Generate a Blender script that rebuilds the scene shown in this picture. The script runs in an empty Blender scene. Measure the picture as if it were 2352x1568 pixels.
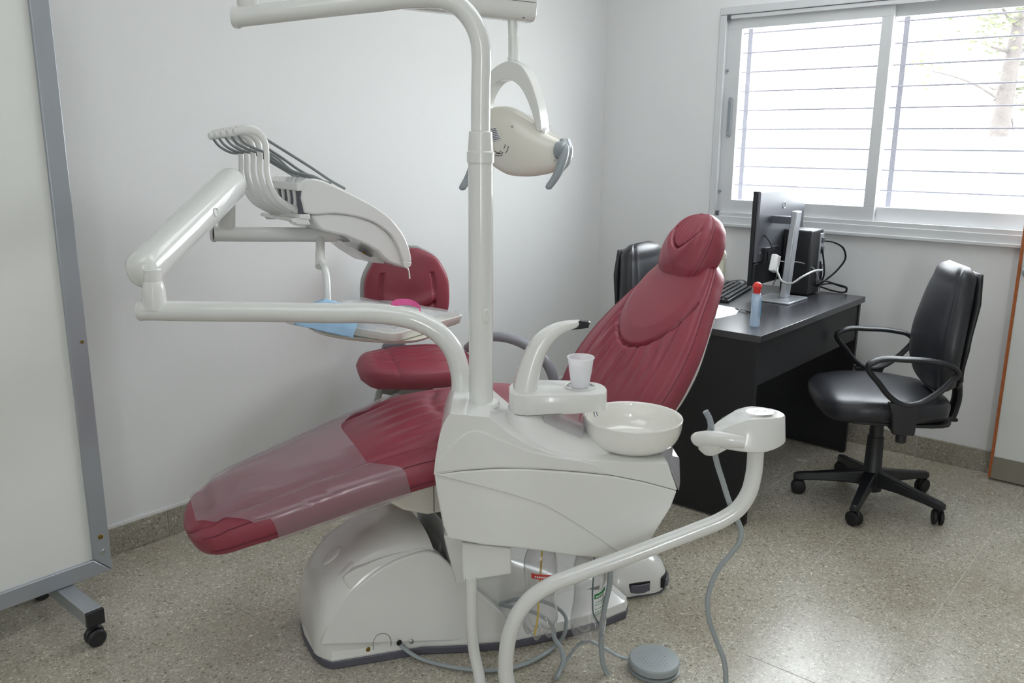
import bpy, bmesh, math, random
from mathutils import Vector, Matrix
random.seed(7)
scn = bpy.context.scene
COL = scn.collection
PI = math.pi
R = math.radians
FILL_A, FILL_B = 20.0, 12.5

# ------------------------------------------------------------------ camera, world, light, exposure
cam_d = bpy.data.cameras.new('camera')
cam = bpy.data.objects.new('camera', cam_d); COL.objects.link(cam)
cam_d.sensor_width = 36.0; cam_d.sensor_fit = 'HORIZONTAL'
cam_d.lens = 36.0 * 1950.665 / 2352.0
cam_d.clip_start = 0.05; cam_d.clip_end = 200
yaw, pitch, roll = 0.70823613, 0.23154928, 0.00692919
f0 = Vector((math.cos(yaw), math.sin(yaw), 0)); r0 = Vector((math.sin(yaw), -math.cos(yaw), 0)); u0 = Vector((0, 0, 1))
fw = f0 * math.cos(pitch) - u0 * math.sin(pitch); up = u0 * math.cos(pitch) + f0 * math.sin(pitch)
rt = r0 * math.cos(roll) + up * math.sin(roll); up = -r0 * math.sin(roll) + up * math.cos(roll)
mw = Matrix((rt, up, -fw)).transposed().to_4x4(); mw.translation = Vector((0, 0, 1.41))
cam.matrix_world = mw
scn.camera = cam

world = bpy.data.worlds.new('sky'); scn.world = world; world.use_nodes = True
wn = world.node_tree; wn.nodes.clear()
wo = wn.nodes.new('ShaderNodeOutputWorld'); wb = wn.nodes.new('ShaderNodeBackground')
wg = wn.nodes.new('ShaderNodeValToRGB'); wt = wn.nodes.new('ShaderNodeTexCoord'); ws = wn.nodes.new('ShaderNodeSeparateXYZ')
wn.links.new(wt.outputs['Generated'], ws.inputs[0]); wn.links.new(ws.outputs['Z'], wg.inputs[0])
wg.color_ramp.elements[0].position = 0.0; wg.color_ramp.elements[0].color = (0.97, 0.985, 1.0, 1)
wg.color_ramp.elements[1].position = 1.0; wg.color_ramp.elements[1].color = (0.86, 0.93, 1.0, 1)
wn.links.new(wg.outputs[0], wb.inputs[0]); wb.inputs[1].default_value = 16.5
wn.links.new(wb.outputs[0], wo.inputs[0])

def area(name, loc, direction, sx, sy, power, color=(1, 1, 1), portal=False):
    d = bpy.data.lights.new(name, 'AREA'); d.shape = 'RECTANGLE'; d.size = sx; d.size_y = sy
    d.energy = power; d.color = color
    if portal: d.cycles.is_portal = True
    o = bpy.data.objects.new(name, d); COL.objects.link(o); o.location = loc
    o.rotation_euler = Vector(direction).to_track_quat('-Z', 'Y').to_euler()
    return o
area('daylight_portal', (4.27, 1.33, 1.54), (-1, 0, 0), 1.7, 1.1, 1, portal=True)
# portal for fill daylight through an added, unseen opening behind the photographer
area('daylight_portal', (-1.77, -1.75, 1.5), (1, 0, 0), 0.5, 1.5, 1, portal=True)
# added ceiling fill for brightness, no such lamps seen (fixtures modelled below)
for lx, ly in ((2.9, 1.2), (0.0, 0.9)):
    area('ceiling_fill_light', (lx, ly, 2.765), (0, 0, -1), 1.9, 1.3, FILL_A if lx > 1 else FILL_B, (0.92, 0.97, 1.0))
vs = scn.view_settings
scn.display_settings.display_device = 'sRGB'
vs.view_transform = 'Standard'; vs.look = 'None'; vs.gamma = 1.0; vs.use_curve_mapping = False
vs.exposure = 0.0
cy = scn.cycles
cy.max_bounces = 10; cy.diffuse_bounces = 6; cy.glossy_bounces = 4; cy.transmission_bounces = 8; cy.transparent_max_bounces = 24
cy.use_denoising = True; cy.denoising_prefilter = 'ACCURATE'; cy.sample_clamp_indirect = 12.0
cy.caustics_reflective = False; cy.caustics_refractive = False

# ------------------------------------------------------------------ materials
def lin(c):
    return tuple(((v / 255) / 12.92 if v / 255 <= 0.04045 else ((v / 255 + 0.055) / 1.055) ** 2.4) for v in c) + (1,)
def base_mat(name):
    m = bpy.data.materials.new(name); m.use_nodes = True
    nt = m.node_tree; b = nt.nodes['Principled BSDF']
    return m, nt, b
def mat(name, rgb, rough=0.5, metal=0.0, var=0.03, vscale=6.0, bump=0.0, bscale=200.0, coat=0.0, spec=0.5, trans=0.0, bdist=0.001):
    m, nt, b = base_mat(name)
    N = nt.nodes.new; L = nt.links.new
    tc = N('ShaderNodeTexCoord')
    ns = N('ShaderNodeTexNoise'); ns.inputs['Scale'].default_value = vscale; ns.inputs['Detail'].default_value = 4
    L(tc.outputs['Object'], ns.inputs['Vector'])
    cr = N('ShaderNodeValToRGB'); c = lin(rgb)
    cr.color_ramp.elements[0].position = 0.3; cr.color_ramp.elements[1].position = 0.7
    cr.color_ramp.elements[0].color = tuple(v * (1 - var) for v in c[:3]) + (1,)
    cr.color_ramp.elements[1].color = tuple(min(1, v * (1 + var)) for v in c[:3]) + (1,)
    L(ns.outputs['Fac'], cr.inputs[0]); L(cr.outputs[0], b.inputs['Base Color'])
    b.inputs['Roughness'].default_value = rough; b.inputs['Metallic'].default_value = metal
    b.inputs['Coat Weight'].default_value = coat; b.inputs['Specular IOR Level'].default_value = spec
    if trans: b.inputs['Transmission Weight'].default_value = trans
    if bump:
        n2 = N('ShaderNodeTexNoise'); n2.inputs['Scale'].default_value = bscale; n2.inputs['Detail'].default_value = 3
        L(tc.outputs['Object'], n2.inputs['Vector'])
        bp = N('ShaderNodeBump'); bp.inputs['Strength'].default_value = bump; bp.inputs['Distance'].default_value = bdist
        L(n2.outputs['Fac'], bp.inputs['Height']); L(bp.outputs[0], b.inputs['Normal'])
    return m
def clear_mat(name, tint, haze=0.2, rough=0.08, haze_rgb=(230, 228, 235), gloss=1.0, transl=0.5, power=3.0):
    # thin clear plastic or glass: mostly see-through, a share of milky film, gloss rising towards grazing view
    m, nt, b = base_mat(name); nt.nodes.remove(b)
    N = nt.nodes.new; L = nt.links.new
    out = nt.nodes['Material Output']
    tr = N('ShaderNodeBsdfTransparent'); tr.inputs[0].default_value = tint
    df = N('ShaderNodeBsdfDiffuse'); df.inputs[0].default_value = lin(haze_rgb)
    tl = N('ShaderNodeBsdfTranslucent'); tl.inputs[0].default_value = lin(haze_rgb)
    md = N('ShaderNodeMixShader'); md.inputs[0].default_value = transl; L(df.outputs[0], md.inputs[1]); L(tl.outputs[0], md.inputs[2])
    gl = N('ShaderNodeBsdfGlossy'); gl.inputs['Roughness'].default_value = rough
    m1 = N('ShaderNodeMixShader'); m1.inputs[0].default_value = haze
    L(tr.outputs[0], m1.inputs[1]); L(md.outputs[0], m1.inputs[2])
    lw = N('ShaderNodeLayerWeight'); lw.inputs['Blend'].default_value = 0.5
    pw = N('ShaderNodeMath'); pw.operation = 'POWER'; pw.inputs[1].default_value = power; L(lw.outputs['Facing'], pw.inputs[0])
    mu = N('ShaderNodeMath'); mu.operation = 'MULTIPLY_ADD'; mu.inputs[1].default_value = 0.45 * gloss; mu.inputs[2].default_value = 0.035 * gloss
    L(pw.outputs[0], mu.inputs[0])
    m2 = N('ShaderNodeMixShader'); L(mu.outputs[0], m2.inputs[0]); L(m1.outputs[0], m2.inputs[1]); L(gl.outputs[0], m2.inputs[2])
    L(m2.outputs[0], out.inputs[0])
    return m
def terrazzo(name, dark=1.0, rough=0.2):
    m, nt, b = base_mat(name)
    N = nt.nodes.new; L = nt.links.new
    tc = N('ShaderNodeNewGeometry')
    v = N('ShaderNodeTexVoronoi'); v.inputs['Scale'].default_value = 230
    v2 = N('ShaderNodeTexVoronoi'); v2.inputs['Scale'].default_value = 120
    L(tc.outputs['Position'], v.inputs['Vector']); L(tc.outputs['Position'], v2.inputs['Vector'])
    bw = N('ShaderNodeSeparateColor'); L(v.outputs['Color'], bw.inputs[0])
    bw2 = N('ShaderNodeSeparateColor'); L(v2.outputs['Color'], bw2.inputs[0])
    cr = N('ShaderNodeValToRGB'); cr.color_ramp.interpolation = 'CONSTANT'
    e = cr.color_ramp.elements
    e[0].position = 0; e[0].color = lin((142 * dark, 136 * dark, 124 * dark))
    e[1].position = 0.05; e[1].color = lin((170 * dark, 164 * dark, 149 * dark))
    for p, c in ((0.30, (180, 174, 159)), (0.6, (188, 183, 169)), (0.84, (198, 194, 181)), (0.965, (224, 222, 213))):
        x = e.new(p); x.color = lin(tuple(k * dark for k in c))
    L(bw.outputs[0], cr.inputs[0])
    cr2 = N('ShaderNodeValToRGB'); cr2.color_ramp.interpolation = 'CONSTANT'
    e = cr2.color_ramp.elements
    e[0].position = 0; e[0].color = (0.66, 0.64, 0.61, 1); e[1].position = 0.02; e[1].color = (1, 1, 1, 1)
    x = e.new(0.955); x.color = (1.28, 1.28, 1.26, 1)
    L(bw2.outputs[1], cr2.inputs[0])
    mx = N('ShaderNodeMix'); mx.data_type = 'RGBA'; mx.blend_type = 'MULTIPLY'; mx.inputs[0].default_value = 1
    L(cr.outputs[0], mx.inputs[6]); L(cr2.outputs[0], mx.inputs[7])
    ns = N('ShaderNodeTexNoise'); ns.inputs['Scale'].default_value = 2.6; ns.inputs['Detail'].default_value = 6
    L(tc.outputs['Position'], ns.inputs['Vector'])
    cr3 = N('ShaderNodeValToRGB'); cr3.color_ramp.elements[0].position = 0.35; cr3.color_ramp.elements[1].position = 0.65
    cr3.color_ramp.elements[0].color = (0.86, 0.84, 0.80, 1); cr3.color_ramp.elements[1].color = (1.06, 1.06, 1.07, 1)
    L(ns.outputs['Fac'], cr3.inputs[0])
    m2 = N('ShaderNodeMix'); m2.data_type = 'RGBA'; m2.blend_type = 'MULTIPLY'; m2.inputs[0].default_value = 1
    L(mx.outputs[2], m2.inputs[6]); L(cr3.outputs[0], m2.inputs[7]); L(m2.outputs[2], b.inputs['Base Color'])
    mr = N('ShaderNodeMapRange'); mr.inputs['To Min'].default_value = rough - 0.03; mr.inputs['To Max'].default_value = rough + 0.13
    n3 = N('ShaderNodeTexNoise'); n3.inputs['Scale'].default_value = 9; n3.inputs['Detail'].default_value = 5
    L(tc.outputs['Position'], n3.inputs['Vector']); L(n3.outputs['Fac'], mr.inputs[0]); L(mr.outputs[0], b.inputs['Roughness'])
    return m
def leather(name, rgb, rough=0.42):
    m = mat(name, rgb, rough, var=0.06, vscale=9, bump=0.25, bscale=420, bdist=0.0006)
    return m

M = {}
M['wall'] = mat('painted plaster', (229, 230, 230), 0.75, var=0.012, vscale=1.2, bump=0.15, bscale=60, bdist=0.002)
M['ceiling'] = mat('ceiling paint', (232, 232, 230), 0.8)
M['floor'] = terrazzo('terrazzo tile')
M['skirt'] = terrazzo('terrazzo skirting', 0.86, 0.35)
M['grout'] = mat('cement joint', (212, 209, 200), 0.7, bump=0.3)
M['plastic'] = mat('white moulded plastic', (226, 226, 223), 0.22, var=0.012, coat=0.3)
M['plastic_warm'] = mat('cream moulded plastic', (226, 223, 212), 0.24, var=0.012, coat=0.3)
M['enamel'] = mat('white enamelled tube', (228, 229, 226), 0.14, var=0.01, coat=0.6)
M['lampwhite'] = mat('ivory lamp plastic', (230, 227, 217), 0.25, var=0.015, coat=0.3)
M['ceramic'] = mat('white glazed ceramic', (238, 237, 231), 0.08, var=0.01, coat=0.8)
M['seam'] = mat('dark seam', (88, 86, 82), 0.7)
M['burgundy'] = leather('burgundy vinyl', (145, 61, 75), 0.42)
M['stitch'] = mat('burgundy stitch', (104, 40, 54), 0.6)
M['blackvinyl'] = leather('black vinyl', (44, 45, 50), 0.36)
M['blackplastic'] = mat('black moulded plastic', (34, 35, 38), 0.42, bump=0.2, bscale=500)
M['blackrubber'] = mat('black rubber', (24, 24, 26), 0.6)
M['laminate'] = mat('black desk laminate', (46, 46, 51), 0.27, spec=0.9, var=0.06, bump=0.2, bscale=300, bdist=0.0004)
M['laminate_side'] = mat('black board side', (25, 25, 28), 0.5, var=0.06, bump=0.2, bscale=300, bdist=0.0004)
M['greyplastic'] = mat('grey plastic', (148, 155, 160), 0.4)
M['midgrey'] = mat('mid grey painted steel', (168, 170, 168), 0.4)
M['stoolgrey'] = mat('stool grey plastic', (150, 150, 158), 0.35)
M['hose'] = mat('grey rubber hose', (158, 166, 168), 0.38)
M['hosedark'] = mat('dark grey hose', (128, 132, 134), 0.45)
M['rubber_trim'] = mat('slate rubber rim', (92, 92, 102), 0.5)
M['alu'] = mat('anodised aluminium', (176, 181, 188), 0.35, metal=0.55, var=0.02)
M['alupaint'] = mat('grey window aluminium', (212, 214, 216), 0.4)
M['silver'] = mat('satin silver', (186, 190, 196), 0.3, metal=0.6)
M['silverback'] = mat('satin graphite casing', (112, 114, 122), 0.36, metal=0.5)
M['chrome'] = mat('chrome', (200, 202, 205), 0.08, metal=1.0)
M['darkchrome'] = mat('dark chrome', (60, 62, 66), 0.12, metal=0.9)
M['board'] = mat('white board panel', (228, 230, 226), 0.55, var=0.01)
M['glass'] = clear_mat('window glass', (0.97, 0.98, 0.98, 1), 0.03, 0.02)
M['film'] = clear_mat('clear plastic sheet', (0.93, 0.90, 0.92, 1), 0.36, 0.16, (222, 206, 218), 1.3)
M['clearplastic'] = clear_mat('clear plastic guard', (0.96, 0.95, 0.97, 1), 0.18, 0.04, gloss=2.0)
M['pet'] = clear_mat('clear bottle plastic', (0.96, 0.96, 0.965, 1), 0.10, 0.05, gloss=2.0, power=2.2)
M['cup'] = clear_mat('translucent white cup', (1, 1, 1, 1), 0.80, 0.25, (250, 250, 252), 0.5, 0.45)
M['liner'] = clear_mat('clear tray liner', (0.97, 0.98, 1, 1), 0.35, 0.12, (236, 238, 244))
M['yellow'] = mat('yellow tube', (226, 188, 40), 0.4)
M['greentube'] = mat('dark green tube', (30, 84, 84), 0.4)
M['redlabel'] = mat('red label', (224, 78, 74), 0.5)
M['greenlabel'] = mat('green label', (24, 128, 62), 0.5)
M['print_white'] = mat('white print', (238, 238, 238), 0.6)
M['print_dark'] = mat('dark print', (70, 76, 92), 0.6)
M['darkhole'] = mat('dark opening', (30, 30, 28), 0.8)
M['bluecloth'] = mat('blue nonwoven', (164, 200, 232), 0.8, var=0.05, vscale=40, bump=0.4, bscale=300)
M['pink'] = mat('pink plastic', (255, 112, 180), 0.35)
M['paper'] = mat('white paper', (246, 246, 246), 0.7)
M['redcap'] = mat('red cap', (226, 62, 58), 0.3)
M['gel'] = clear_mat('clear gel bottle', (0.93, 0.97, 1.0, 1), 0.38, 0.08, (206, 226, 244), 1.0)
M['bluelabel'] = mat('pale blue print', (140, 190, 214), 0.5)
M['mirror'] = mat('mirror', (200, 206, 204), 0.05, metal=1.0)
M['doorwhite'] = mat('white door paint', (222, 224, 222), 0.45)
M['wood'] = mat('reddish wood edge', (172, 96, 52), 0.45, var=0.15, vscale=30)
M['steel'] = mat('brushed steel', (150, 146, 134), 0.4, metal=0.5, var=0.05)
M['cream'] = mat('cream plastic', (226, 224, 206), 0.4)
M['brass'] = mat('brass screw', (150, 118, 52), 0.35, metal=0.9)
M['bark'] = mat('pale tree bark', (60, 54, 50), 0.9, var=0.25, vscale=12, bump=0.8, bscale=30, bdist=0.02)
M['leaf'] = mat('olive leaves', (70, 76, 44), 0.7, var=0.2, vscale=3)
M['outwall'] = mat('white garden render', (240, 240, 236), 0.8)
M['ground'] = mat('pale paving', (190, 186, 176), 0.85)

# ------------------------------------------------------------------ mesh helpers
def V(*a): return Vector(a)
def spl(pts, n=8, closed=False):
    P = [Vector(p) for p in pts]; out = []
    m = len(P)
    if m < 3: return P
    rng = range(m if closed else m - 1)
    for i in rng:
        p1, p2 = P[i], P[(i + 1) % m]
        p0 = P[i - 1] if (i > 0 or closed) else p1 * 2 - p2
        p3 = P[(i + 2) % m] if (i + 2 < m or closed) else p2 * 2 - p1
        # centripetal-like tangents
        d1 = max((p2 - p1).length, 1e-6); d0 = max((p1 - p0).length, 1e-6); d2 = max((p3 - p2).length, 1e-6)
        t1 = ((p2 - p1) / d1 * d0 + (p1 - p0) / d0 * d1) / (d0 + d1) * d1
        t2 = ((p2 - p1) / d1 * d2 + (p3 - p2) / d2 * d1) / (d1 + d2) * d1
        for k in range(n):
            t = k / n; a = t * t; b = a * t
            out.append(p1 * (2 * b - 3 * a + 1) + t1 * (b - 2 * a + t) + p2 * (-2 * b + 3 * a) + t2 * (b - a))
    if not closed: out.append(P[-1])
    return out
def spl2(pts, n=6, closed=False): return [(p[0], p[1]) for p in spl([(a, b, 0) for a, b in pts], n, closed)]

class MB:
    def __init__(s): s.bm = bmesh.new()
    def box(s, c, d, rot=None):
        r = bmesh.ops.create_cube(s.bm, size=1.0)
        mt = Matrix.Translation(Vector(c)) @ (rot.to_4x4() if rot else Matrix.Identity(4)) @ Matrix.Diagonal((d[0], d[1], d[2], 1))
        bmesh.ops.transform(s.bm, matrix=mt, verts=r['verts']); return s
    def rings(s, rings, caps=True, closed=True, loop=False):
        vs_ = [[s.bm.verts.new(p) for p in r] for r in rings]
        n = len(rings[0]); m = len(rings)
        for i in range(m if loop else m - 1):
            a, b = vs_[i], vs_[(i + 1) % m]
            for j in range(n if closed else n - 1):
                k = (j + 1) % n
                try: s.bm.faces.new((a[j], a[k], b[k], b[j]))
                except ValueError: pass
        if caps and not loop:
            try: s.bm.faces.new(list(reversed(vs_[0]))); s.bm.faces.new(vs_[-1])
            except ValueError: pass
        return s
    def tube(s, pts, r, n=16, n_s=8, smooth=True, flat=1.0, caps=True, upv=None):
        P = spl(pts, n_s) if (smooth and len(pts) > 2) else [Vector(p) for p in pts]
        m = len(P)
        if isinstance(r, (int, float)): rr = [r] * m
        else:
            rr = []
            for i in range(m):
                t = i / (m - 1) * (len(r) - 1); k = min(int(t), len(r) - 2); rr.append(r[k] + (r[k + 1] - r[k]) * (t - k))
        T = [(P[min(i + 1, m - 1)] - P[max(i - 1, 0)]).normalized() for i in range(m)]
        u = Vector(upv) if upv else (Vector((0, 0, 1)) if abs(T[0].z) < 0.9 else Vector((1, 0, 0)))
        u = (u - T[0] * u.dot(T[0])).normalized(); rings = []
        for i in range(m):
            u = (u - T[i] * u.dot(T[i]))
            u = u.normalized(); w = T[i].cross(u)
            rings.append([P[i] + u * (rr[i] * math.cos(a) * flat) + w * (rr[i] * math.sin(a)) for a in [2 * PI * k / n for k in range(n)]])
        s.rings(rings, caps); return s
    def cyl(s, a, b, r0, r1=None, n=24): return s.tube([a, b], [r0, r0 if r1 is None else r1], n=n, smooth=False)
    def lathe(s, prof, c=(0, 0, 0), n=48, axis=None, mod=None):
        c = Vector(c); q = Vector((0, 0, 1)).rotation_difference(Vector(axis)).to_matrix() if axis else Matrix.Identity(3)
        rings = []
        for r, z in prof:
            ring = []
            for k in range(n):
                a = 2 * PI * k / n; rr, zz = (mod(r, z, a) if mod else (r, z))
                ring.append(c + q @ Vector((max(rr, 1e-5) * math.cos(a), max(rr, 1e-5) * math.sin(a), zz)))
            rings.append(ring)
        s.rings(rings, caps=False); return s
    def prism(s, out, y0, y1, axis='y'):
        f = {'y': lambda a, b, y: (a, y, b), 'x': lambda a, b, y: (y, a, b), 'z': lambda a, b, y: (a, b, y)}[axis]
        s.rings([[Vector(f(a, b, y0)) for a, b in out], [Vector(f(a, b, y1)) for a, b in out]]); return s
    def ball(s, c, r, sc=(1, 1, 1), n=24, rot=None):
        q = bmesh.ops.create_uvsphere(s.bm, u_segments=n, v_segments=n // 2, radius=1)
        mt = Matrix.Translation(Vector(c)) @ (rot.to_4x4() if rot else Matrix.Identity(4)) @ Matrix.Diagonal((r * sc[0], r * sc[1], r * sc[2], 1))
        bmesh.ops.transform(s.bm, matrix=mt, verts=q['verts']); return s
    def done(s, name, mt, parent=None, bevel=0, seg=2, sub=0, smooth=True, angle=35, solid=0, loc=None, rot=None):
        bmesh.ops.recalc_face_normals(s.bm, faces=s.bm.faces)
        me = bpy.data.meshes.new(name); s.bm.to_mesh(me); s.bm.free()
        o = bpy.data.objects.new(name, me); COL.objects.link(o)
        me.materials.append(mt if not isinstance(mt, str) else M[mt])
        if parent: o.parent = parent
        if loc: o.location = loc
        if rot: o.rotation_euler = rot
        if solid:
            d = o.modifiers.new('solid', 'SOLIDIFY'); d.thickness = solid; d.offset = 0
        if bevel:
            b = o.modifiers.new('bevel', 'BEVEL'); b.width = bevel; b.segments = seg; b.limit_method = 'ANGLE'; b.angle_limit = R(30)
            b.harden_normals = False
        if sub:
            d = o.modifiers.new('sub', 'SUBSURF'); d.levels = sub; d.render_levels = sub
        if smooth:
            for p in me.polygons: p.use_smooth = True
            if not sub:
                try: me.set_sharp_from_angle(angle=R(angle))
                except Exception: pass
        return o
def tag(o, label, cat, group=None, kind=None):
    o['label'] = label
    if cat: o['category'] = cat
    if group: o['group'] = group
    if kind: o['kind'] = kind
    return o
def thing(name, label, cat, loc=(0, 0, 0), hd=0.0, group=None, kind=None):
    o = bpy.data.objects.new(name, None); COL.objects.link(o); o.empty_display_size = 0.05
    o.location = loc; o.rotation_euler = (0, 0, R(hd)); return tag(o, label, cat, group, kind)
def struct(name, label=None):
    o = bpy.data.objects.new(name, None); COL.objects.link(o); o['kind'] = 'structure'
    if label: o['label'] = label
    return o
def lab(o, t): o['label'] = t; return o
def interp(xs, ys, x):
    if x <= xs[0]: return ys[0]
    for i in range(len(xs) - 1):
        if x <= xs[i + 1]:
            t = (x - xs[i]) / (xs[i + 1] - xs[i]); t = t * t * (3 - 2 * t) if False else t
            return ys[i] + (ys[i + 1] - ys[i]) * t
    return ys[-1]
def G(x, s): return math.exp(-(x / s) ** 2)
def sp(c, e): return math.copysign(abs(c) ** e, c)

class Cushion:
    """upholstered slab: spine in the local XZ plane, half widths, half thicknesses; disp(t, s) shapes the front face"""
    def __init__(s, spine, w, th, disp=None, e=0.45, ew=None, yoff=0.0):
        P = [Vector((a, 0, b)) for a, b in spine]
        s.P = spl(P, 12); m = len(s.P)
        d = [0]
        for i in range(1, m): d.append(d[-1] + (s.P[i] - s.P[i - 1]).length)
        s.d = [v / d[-1] for v in d]; s.len = d[-1]
        sp_t = []; acc = [0]
        for i in range(1, len(P)): acc.append(acc[-1] + (P[i] - P[i - 1]).length)
        s.st = [v / acc[-1] for v in acc]; s.w = w; s.th = th; s.disp = disp; s.e = e; s.yoff = yoff
        s.ws = [p[1] for p in spl([(a, b, 0) for a, b in zip(s.st, w)], 12)]; s.ws_t = [p[0] for p in spl([(a, b, 0) for a, b in zip(s.st, w)], 12)]
        s.ts = [p[1] for p in spl([(a, b, 0) for a, b in zip(s.st, th)], 12)]; s.ts_t = [p[0] for p in spl([(a, b, 0) for a, b in zip(s.st, th)], 12)]
    def at(s, t, a, off=0.0):
        x = interp(s.d, [p.x for p in s.P], t); z = interp(s.d, [p.z for p in s.P], t)
        t2 = min(1, t + 0.02); t1 = max(0, t - 0.02)
        tx = interp(s.d, [p.x for p in s.P], t2) - interp(s.d, [p.x for p in s.P], t1)
        tz = interp(s.d, [p.z for p in s.P], t2) - interp(s.d, [p.z for p in s.P], t1)
        L = math.hypot(tx, tz); nx, nz = -tz / L, tx / L
        w = interp(s.ws_t, s.ws, t) + off; h = interp(s.ts_t, s.ts, t) + off
        ca, sa = math.cos(a), math.sin(a)
        y = w * sp(ca, s.e); n = h * sp(sa, s.e if sa > 0 else s.e)
        if s.disp and sa > 0: n += s.disp(t, sp(ca, s.e)) * min(1, sa * 3)
        return Vector((x + nx * n, y + s.yoff, z + nz * n))
    def build(s, mb, M_=110, N_=120, t0=0.0, t1=1.0):
        ang = []
        for k in range(N_):
            u = k / N_ * 4; q = int(u); f = u - q
            # spread samples evenly in lateral position on the flat faces
            v = f if q % 2 == 0 else f
            g = lambda c: math.acos(max(-1, min(1, sp(c, 1 / s.e))))
            if q == 0: ang.append(g(1 - f))
            elif q == 1: ang.append(PI - g(f))
            elif q == 2: ang.append(PI + g(1 - f))
            else: ang.append(2 * PI - g(f))
        rings = []
        for i in range(M_ + 1):
            t = i / M_; t = t0 + (t1 - t0) * t
            rings.append([s.at(t, a) for a in ang])
        mb.rings(rings); return mb

# ------------------------------------------------------------------ room shell
XR, YL, H_ = 4.05, 2.812, 2.85
X0, Y0 = -1.75, -2.2
fl = struct('floor'); mb = MB(); mb.box(((X0 + XR) / 2, (Y0 + YL) / 2, -0.0512), (XR - X0 + 0.5, YL - Y0 + 0.5, 0.1)); mb.done('bedding', 'grout', fl, smooth=False)
TS = 0.405
tile_me = None
mb = MB(); mb.box((0, 0, -0.004), (TS - 0.0022, TS - 0.0022, 0.008)); t0 = mb.done('tile', 'floor', fl, bevel=0.0004, seg=1, smooth=False)
tile_me = t0.data; first = True
xs = []; x = 1.25 + TS / 2
while x > X0: x -= TS
while x < XR + TS * 0.0: xs.append(x); x += TS
ys = []; y = 2.157 + TS / 2
while y > Y0: y -= TS
while y < YL + 0.1: ys.append(y); y += TS
for x in xs:
    for y in ys:
        if x - TS / 2 > XR or y - TS / 2 > YL: continue
        if first: o = t0; first = False
        else: o = t0.copy(); COL.objects.link(o); o.parent = fl
        o.location = (x, y, random.uniform(-0.0003, 0))
def wall(name, mbuild):
    mb = MB(); mbuild(mb); o = mb.done(name, 'wall', smooth=False); o['kind'] = 'structure'; return o
wall('wall_left', lambda b: b.box(((X0 + XR) / 2, YL + 0.1, H_ / 2), (XR - X0 + 0.4, 0.2, H_)))
WY0, WY1, WZ0, WZ1 = 0.55, 2.12, 1.005, 2.055
def wr(b):
    yc0, yc1 = Y0, YL
    b.box((XR + 0.1, (yc0 + yc1) / 2, WZ0 / 2), (0.2, yc1 - yc0, WZ0))
    b.box((XR + 0.1, (yc0 + yc1) / 2, (WZ1 + H_) / 2), (0.2, yc1 - yc0, H_ - WZ1))
    b.box((XR + 0.1, (WY1 + yc1) / 2, (WZ0 + WZ1) / 2), (0.2, yc1 - WY1, WZ1 - WZ0))
    b.box((XR + 0.1, (WY0 + yc0) / 2, (WZ0 + WZ1) / 2), (0.2, WY0 - yc0, WZ1 - WZ0))
wall('wall_right', wr)
def wbk(b):   # wall behind the photographer, with an unseen opening added to let in fill daylight
    b.box((X0 - 0.1, (Y0 + YL) / 2, 0.375), (0.2, YL - Y0, 0.75))
    b.box((X0 - 0.1, (Y0 + YL) / 2, (2.25 + H_) / 2), (0.2, YL - Y0, H_ - 2.25))
    b.box((X0 - 0.1, (-1.5 + YL) / 2, 1.5), (0.2, YL + 1.5, 1.5))
    b.box((X0 - 0.1, (Y0 - 2.0) / 2, 1.5), (0.2, -2.0 - Y0, 1.5))
wall('wall_back', wbk)
wall('wall_front', lambda b: b.box(((X0 + XR) / 2, Y0 - 0.1, H_ / 2), (XR - X0 + 0.4, 0.2, H_)))
mb = MB(); mb.box(((X0 + XR) / 2, (Y0 + YL) / 2, H_ + 0.05), (XR - X0 + 0.4, YL - Y0 + 0.4, 0.1)); o = mb.done('ceiling', 'ceiling', smooth=False); o['kind'] = 'structure'
for lx, ly in ((2.9, 1.2), (0.0, 0.9)):  # unseen fixtures, added to go with the ceiling fill lights
    t = thing('added_ceiling_light', 'added wide white ceiling fitting for fill light, unseen, above the desk end' if lx > 1 else 'added wide white ceiling fitting for fill light, unseen, nearer the photographer', 'light', (lx, ly, 2.85), 0)
    mb = MB(); mb.box((0, 0, -0.035), (2.0, 1.4, 0.07)); mb.done('fitting', 'ceiling', t, bevel=0.004)
    mb = MB(); mb.box((0, 0, -0.074), (1.9, 1.3, 0.008)); mb.done('diffuser', 'paper', t)
# skirting of terrazzo tiles
bl = struct('baseboard_left'); br = struct('baseboard_right')
x = 1.355
while x > X0 + 0.4: x -= 0.405
first = None
while x < XR - 0.02:
    w = min(0.405, XR - 0.012 - x)
    mb = MB(); mb.box((0, 0, 0), (w - 0.004, 0.012, 0.1)); o = mb.done('baseboard_tile', 'skirt', bl, bevel=0.002, seg=2); o.location = (x + w / 2, YL - 0.006, 0.05); x += 0.405
y = 0.995
while y > Y0 + 0.4: y -= 0.405
while y < YL - 0.03:
    w = min(0.405, YL - 0.013 - y)
    mb = MB(); mb.box((0, 0, 0), (0.012, w - 0.004, 0.1)); o = mb.done('baseboard_tile', 'skirt', br, bevel=0.002, seg=2); o.location = (XR - 0.006, y + w / 2, 0.05); y += 0.405
mb = MB(); mb.box(((X0 + XR) / 2, YL - 0.0035, 0.105), (XR - X0, 0.007, 0.01)); mb.done('plaster_lip', 'wall', bl)
for o_, (c, d) in ((bl, (((X0 + XR) / 2, YL - 0.004, 0.05), (XR - X0, 0.006, 0.098))), (br, ((XR - 0.004, (Y0 + YL) / 2, 0.05), (0.006, YL - Y0, 0.098)))):
    mb = MB(); mb.box(c, d); mb.done('mortar', 'grout', o_, smooth=False)

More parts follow.
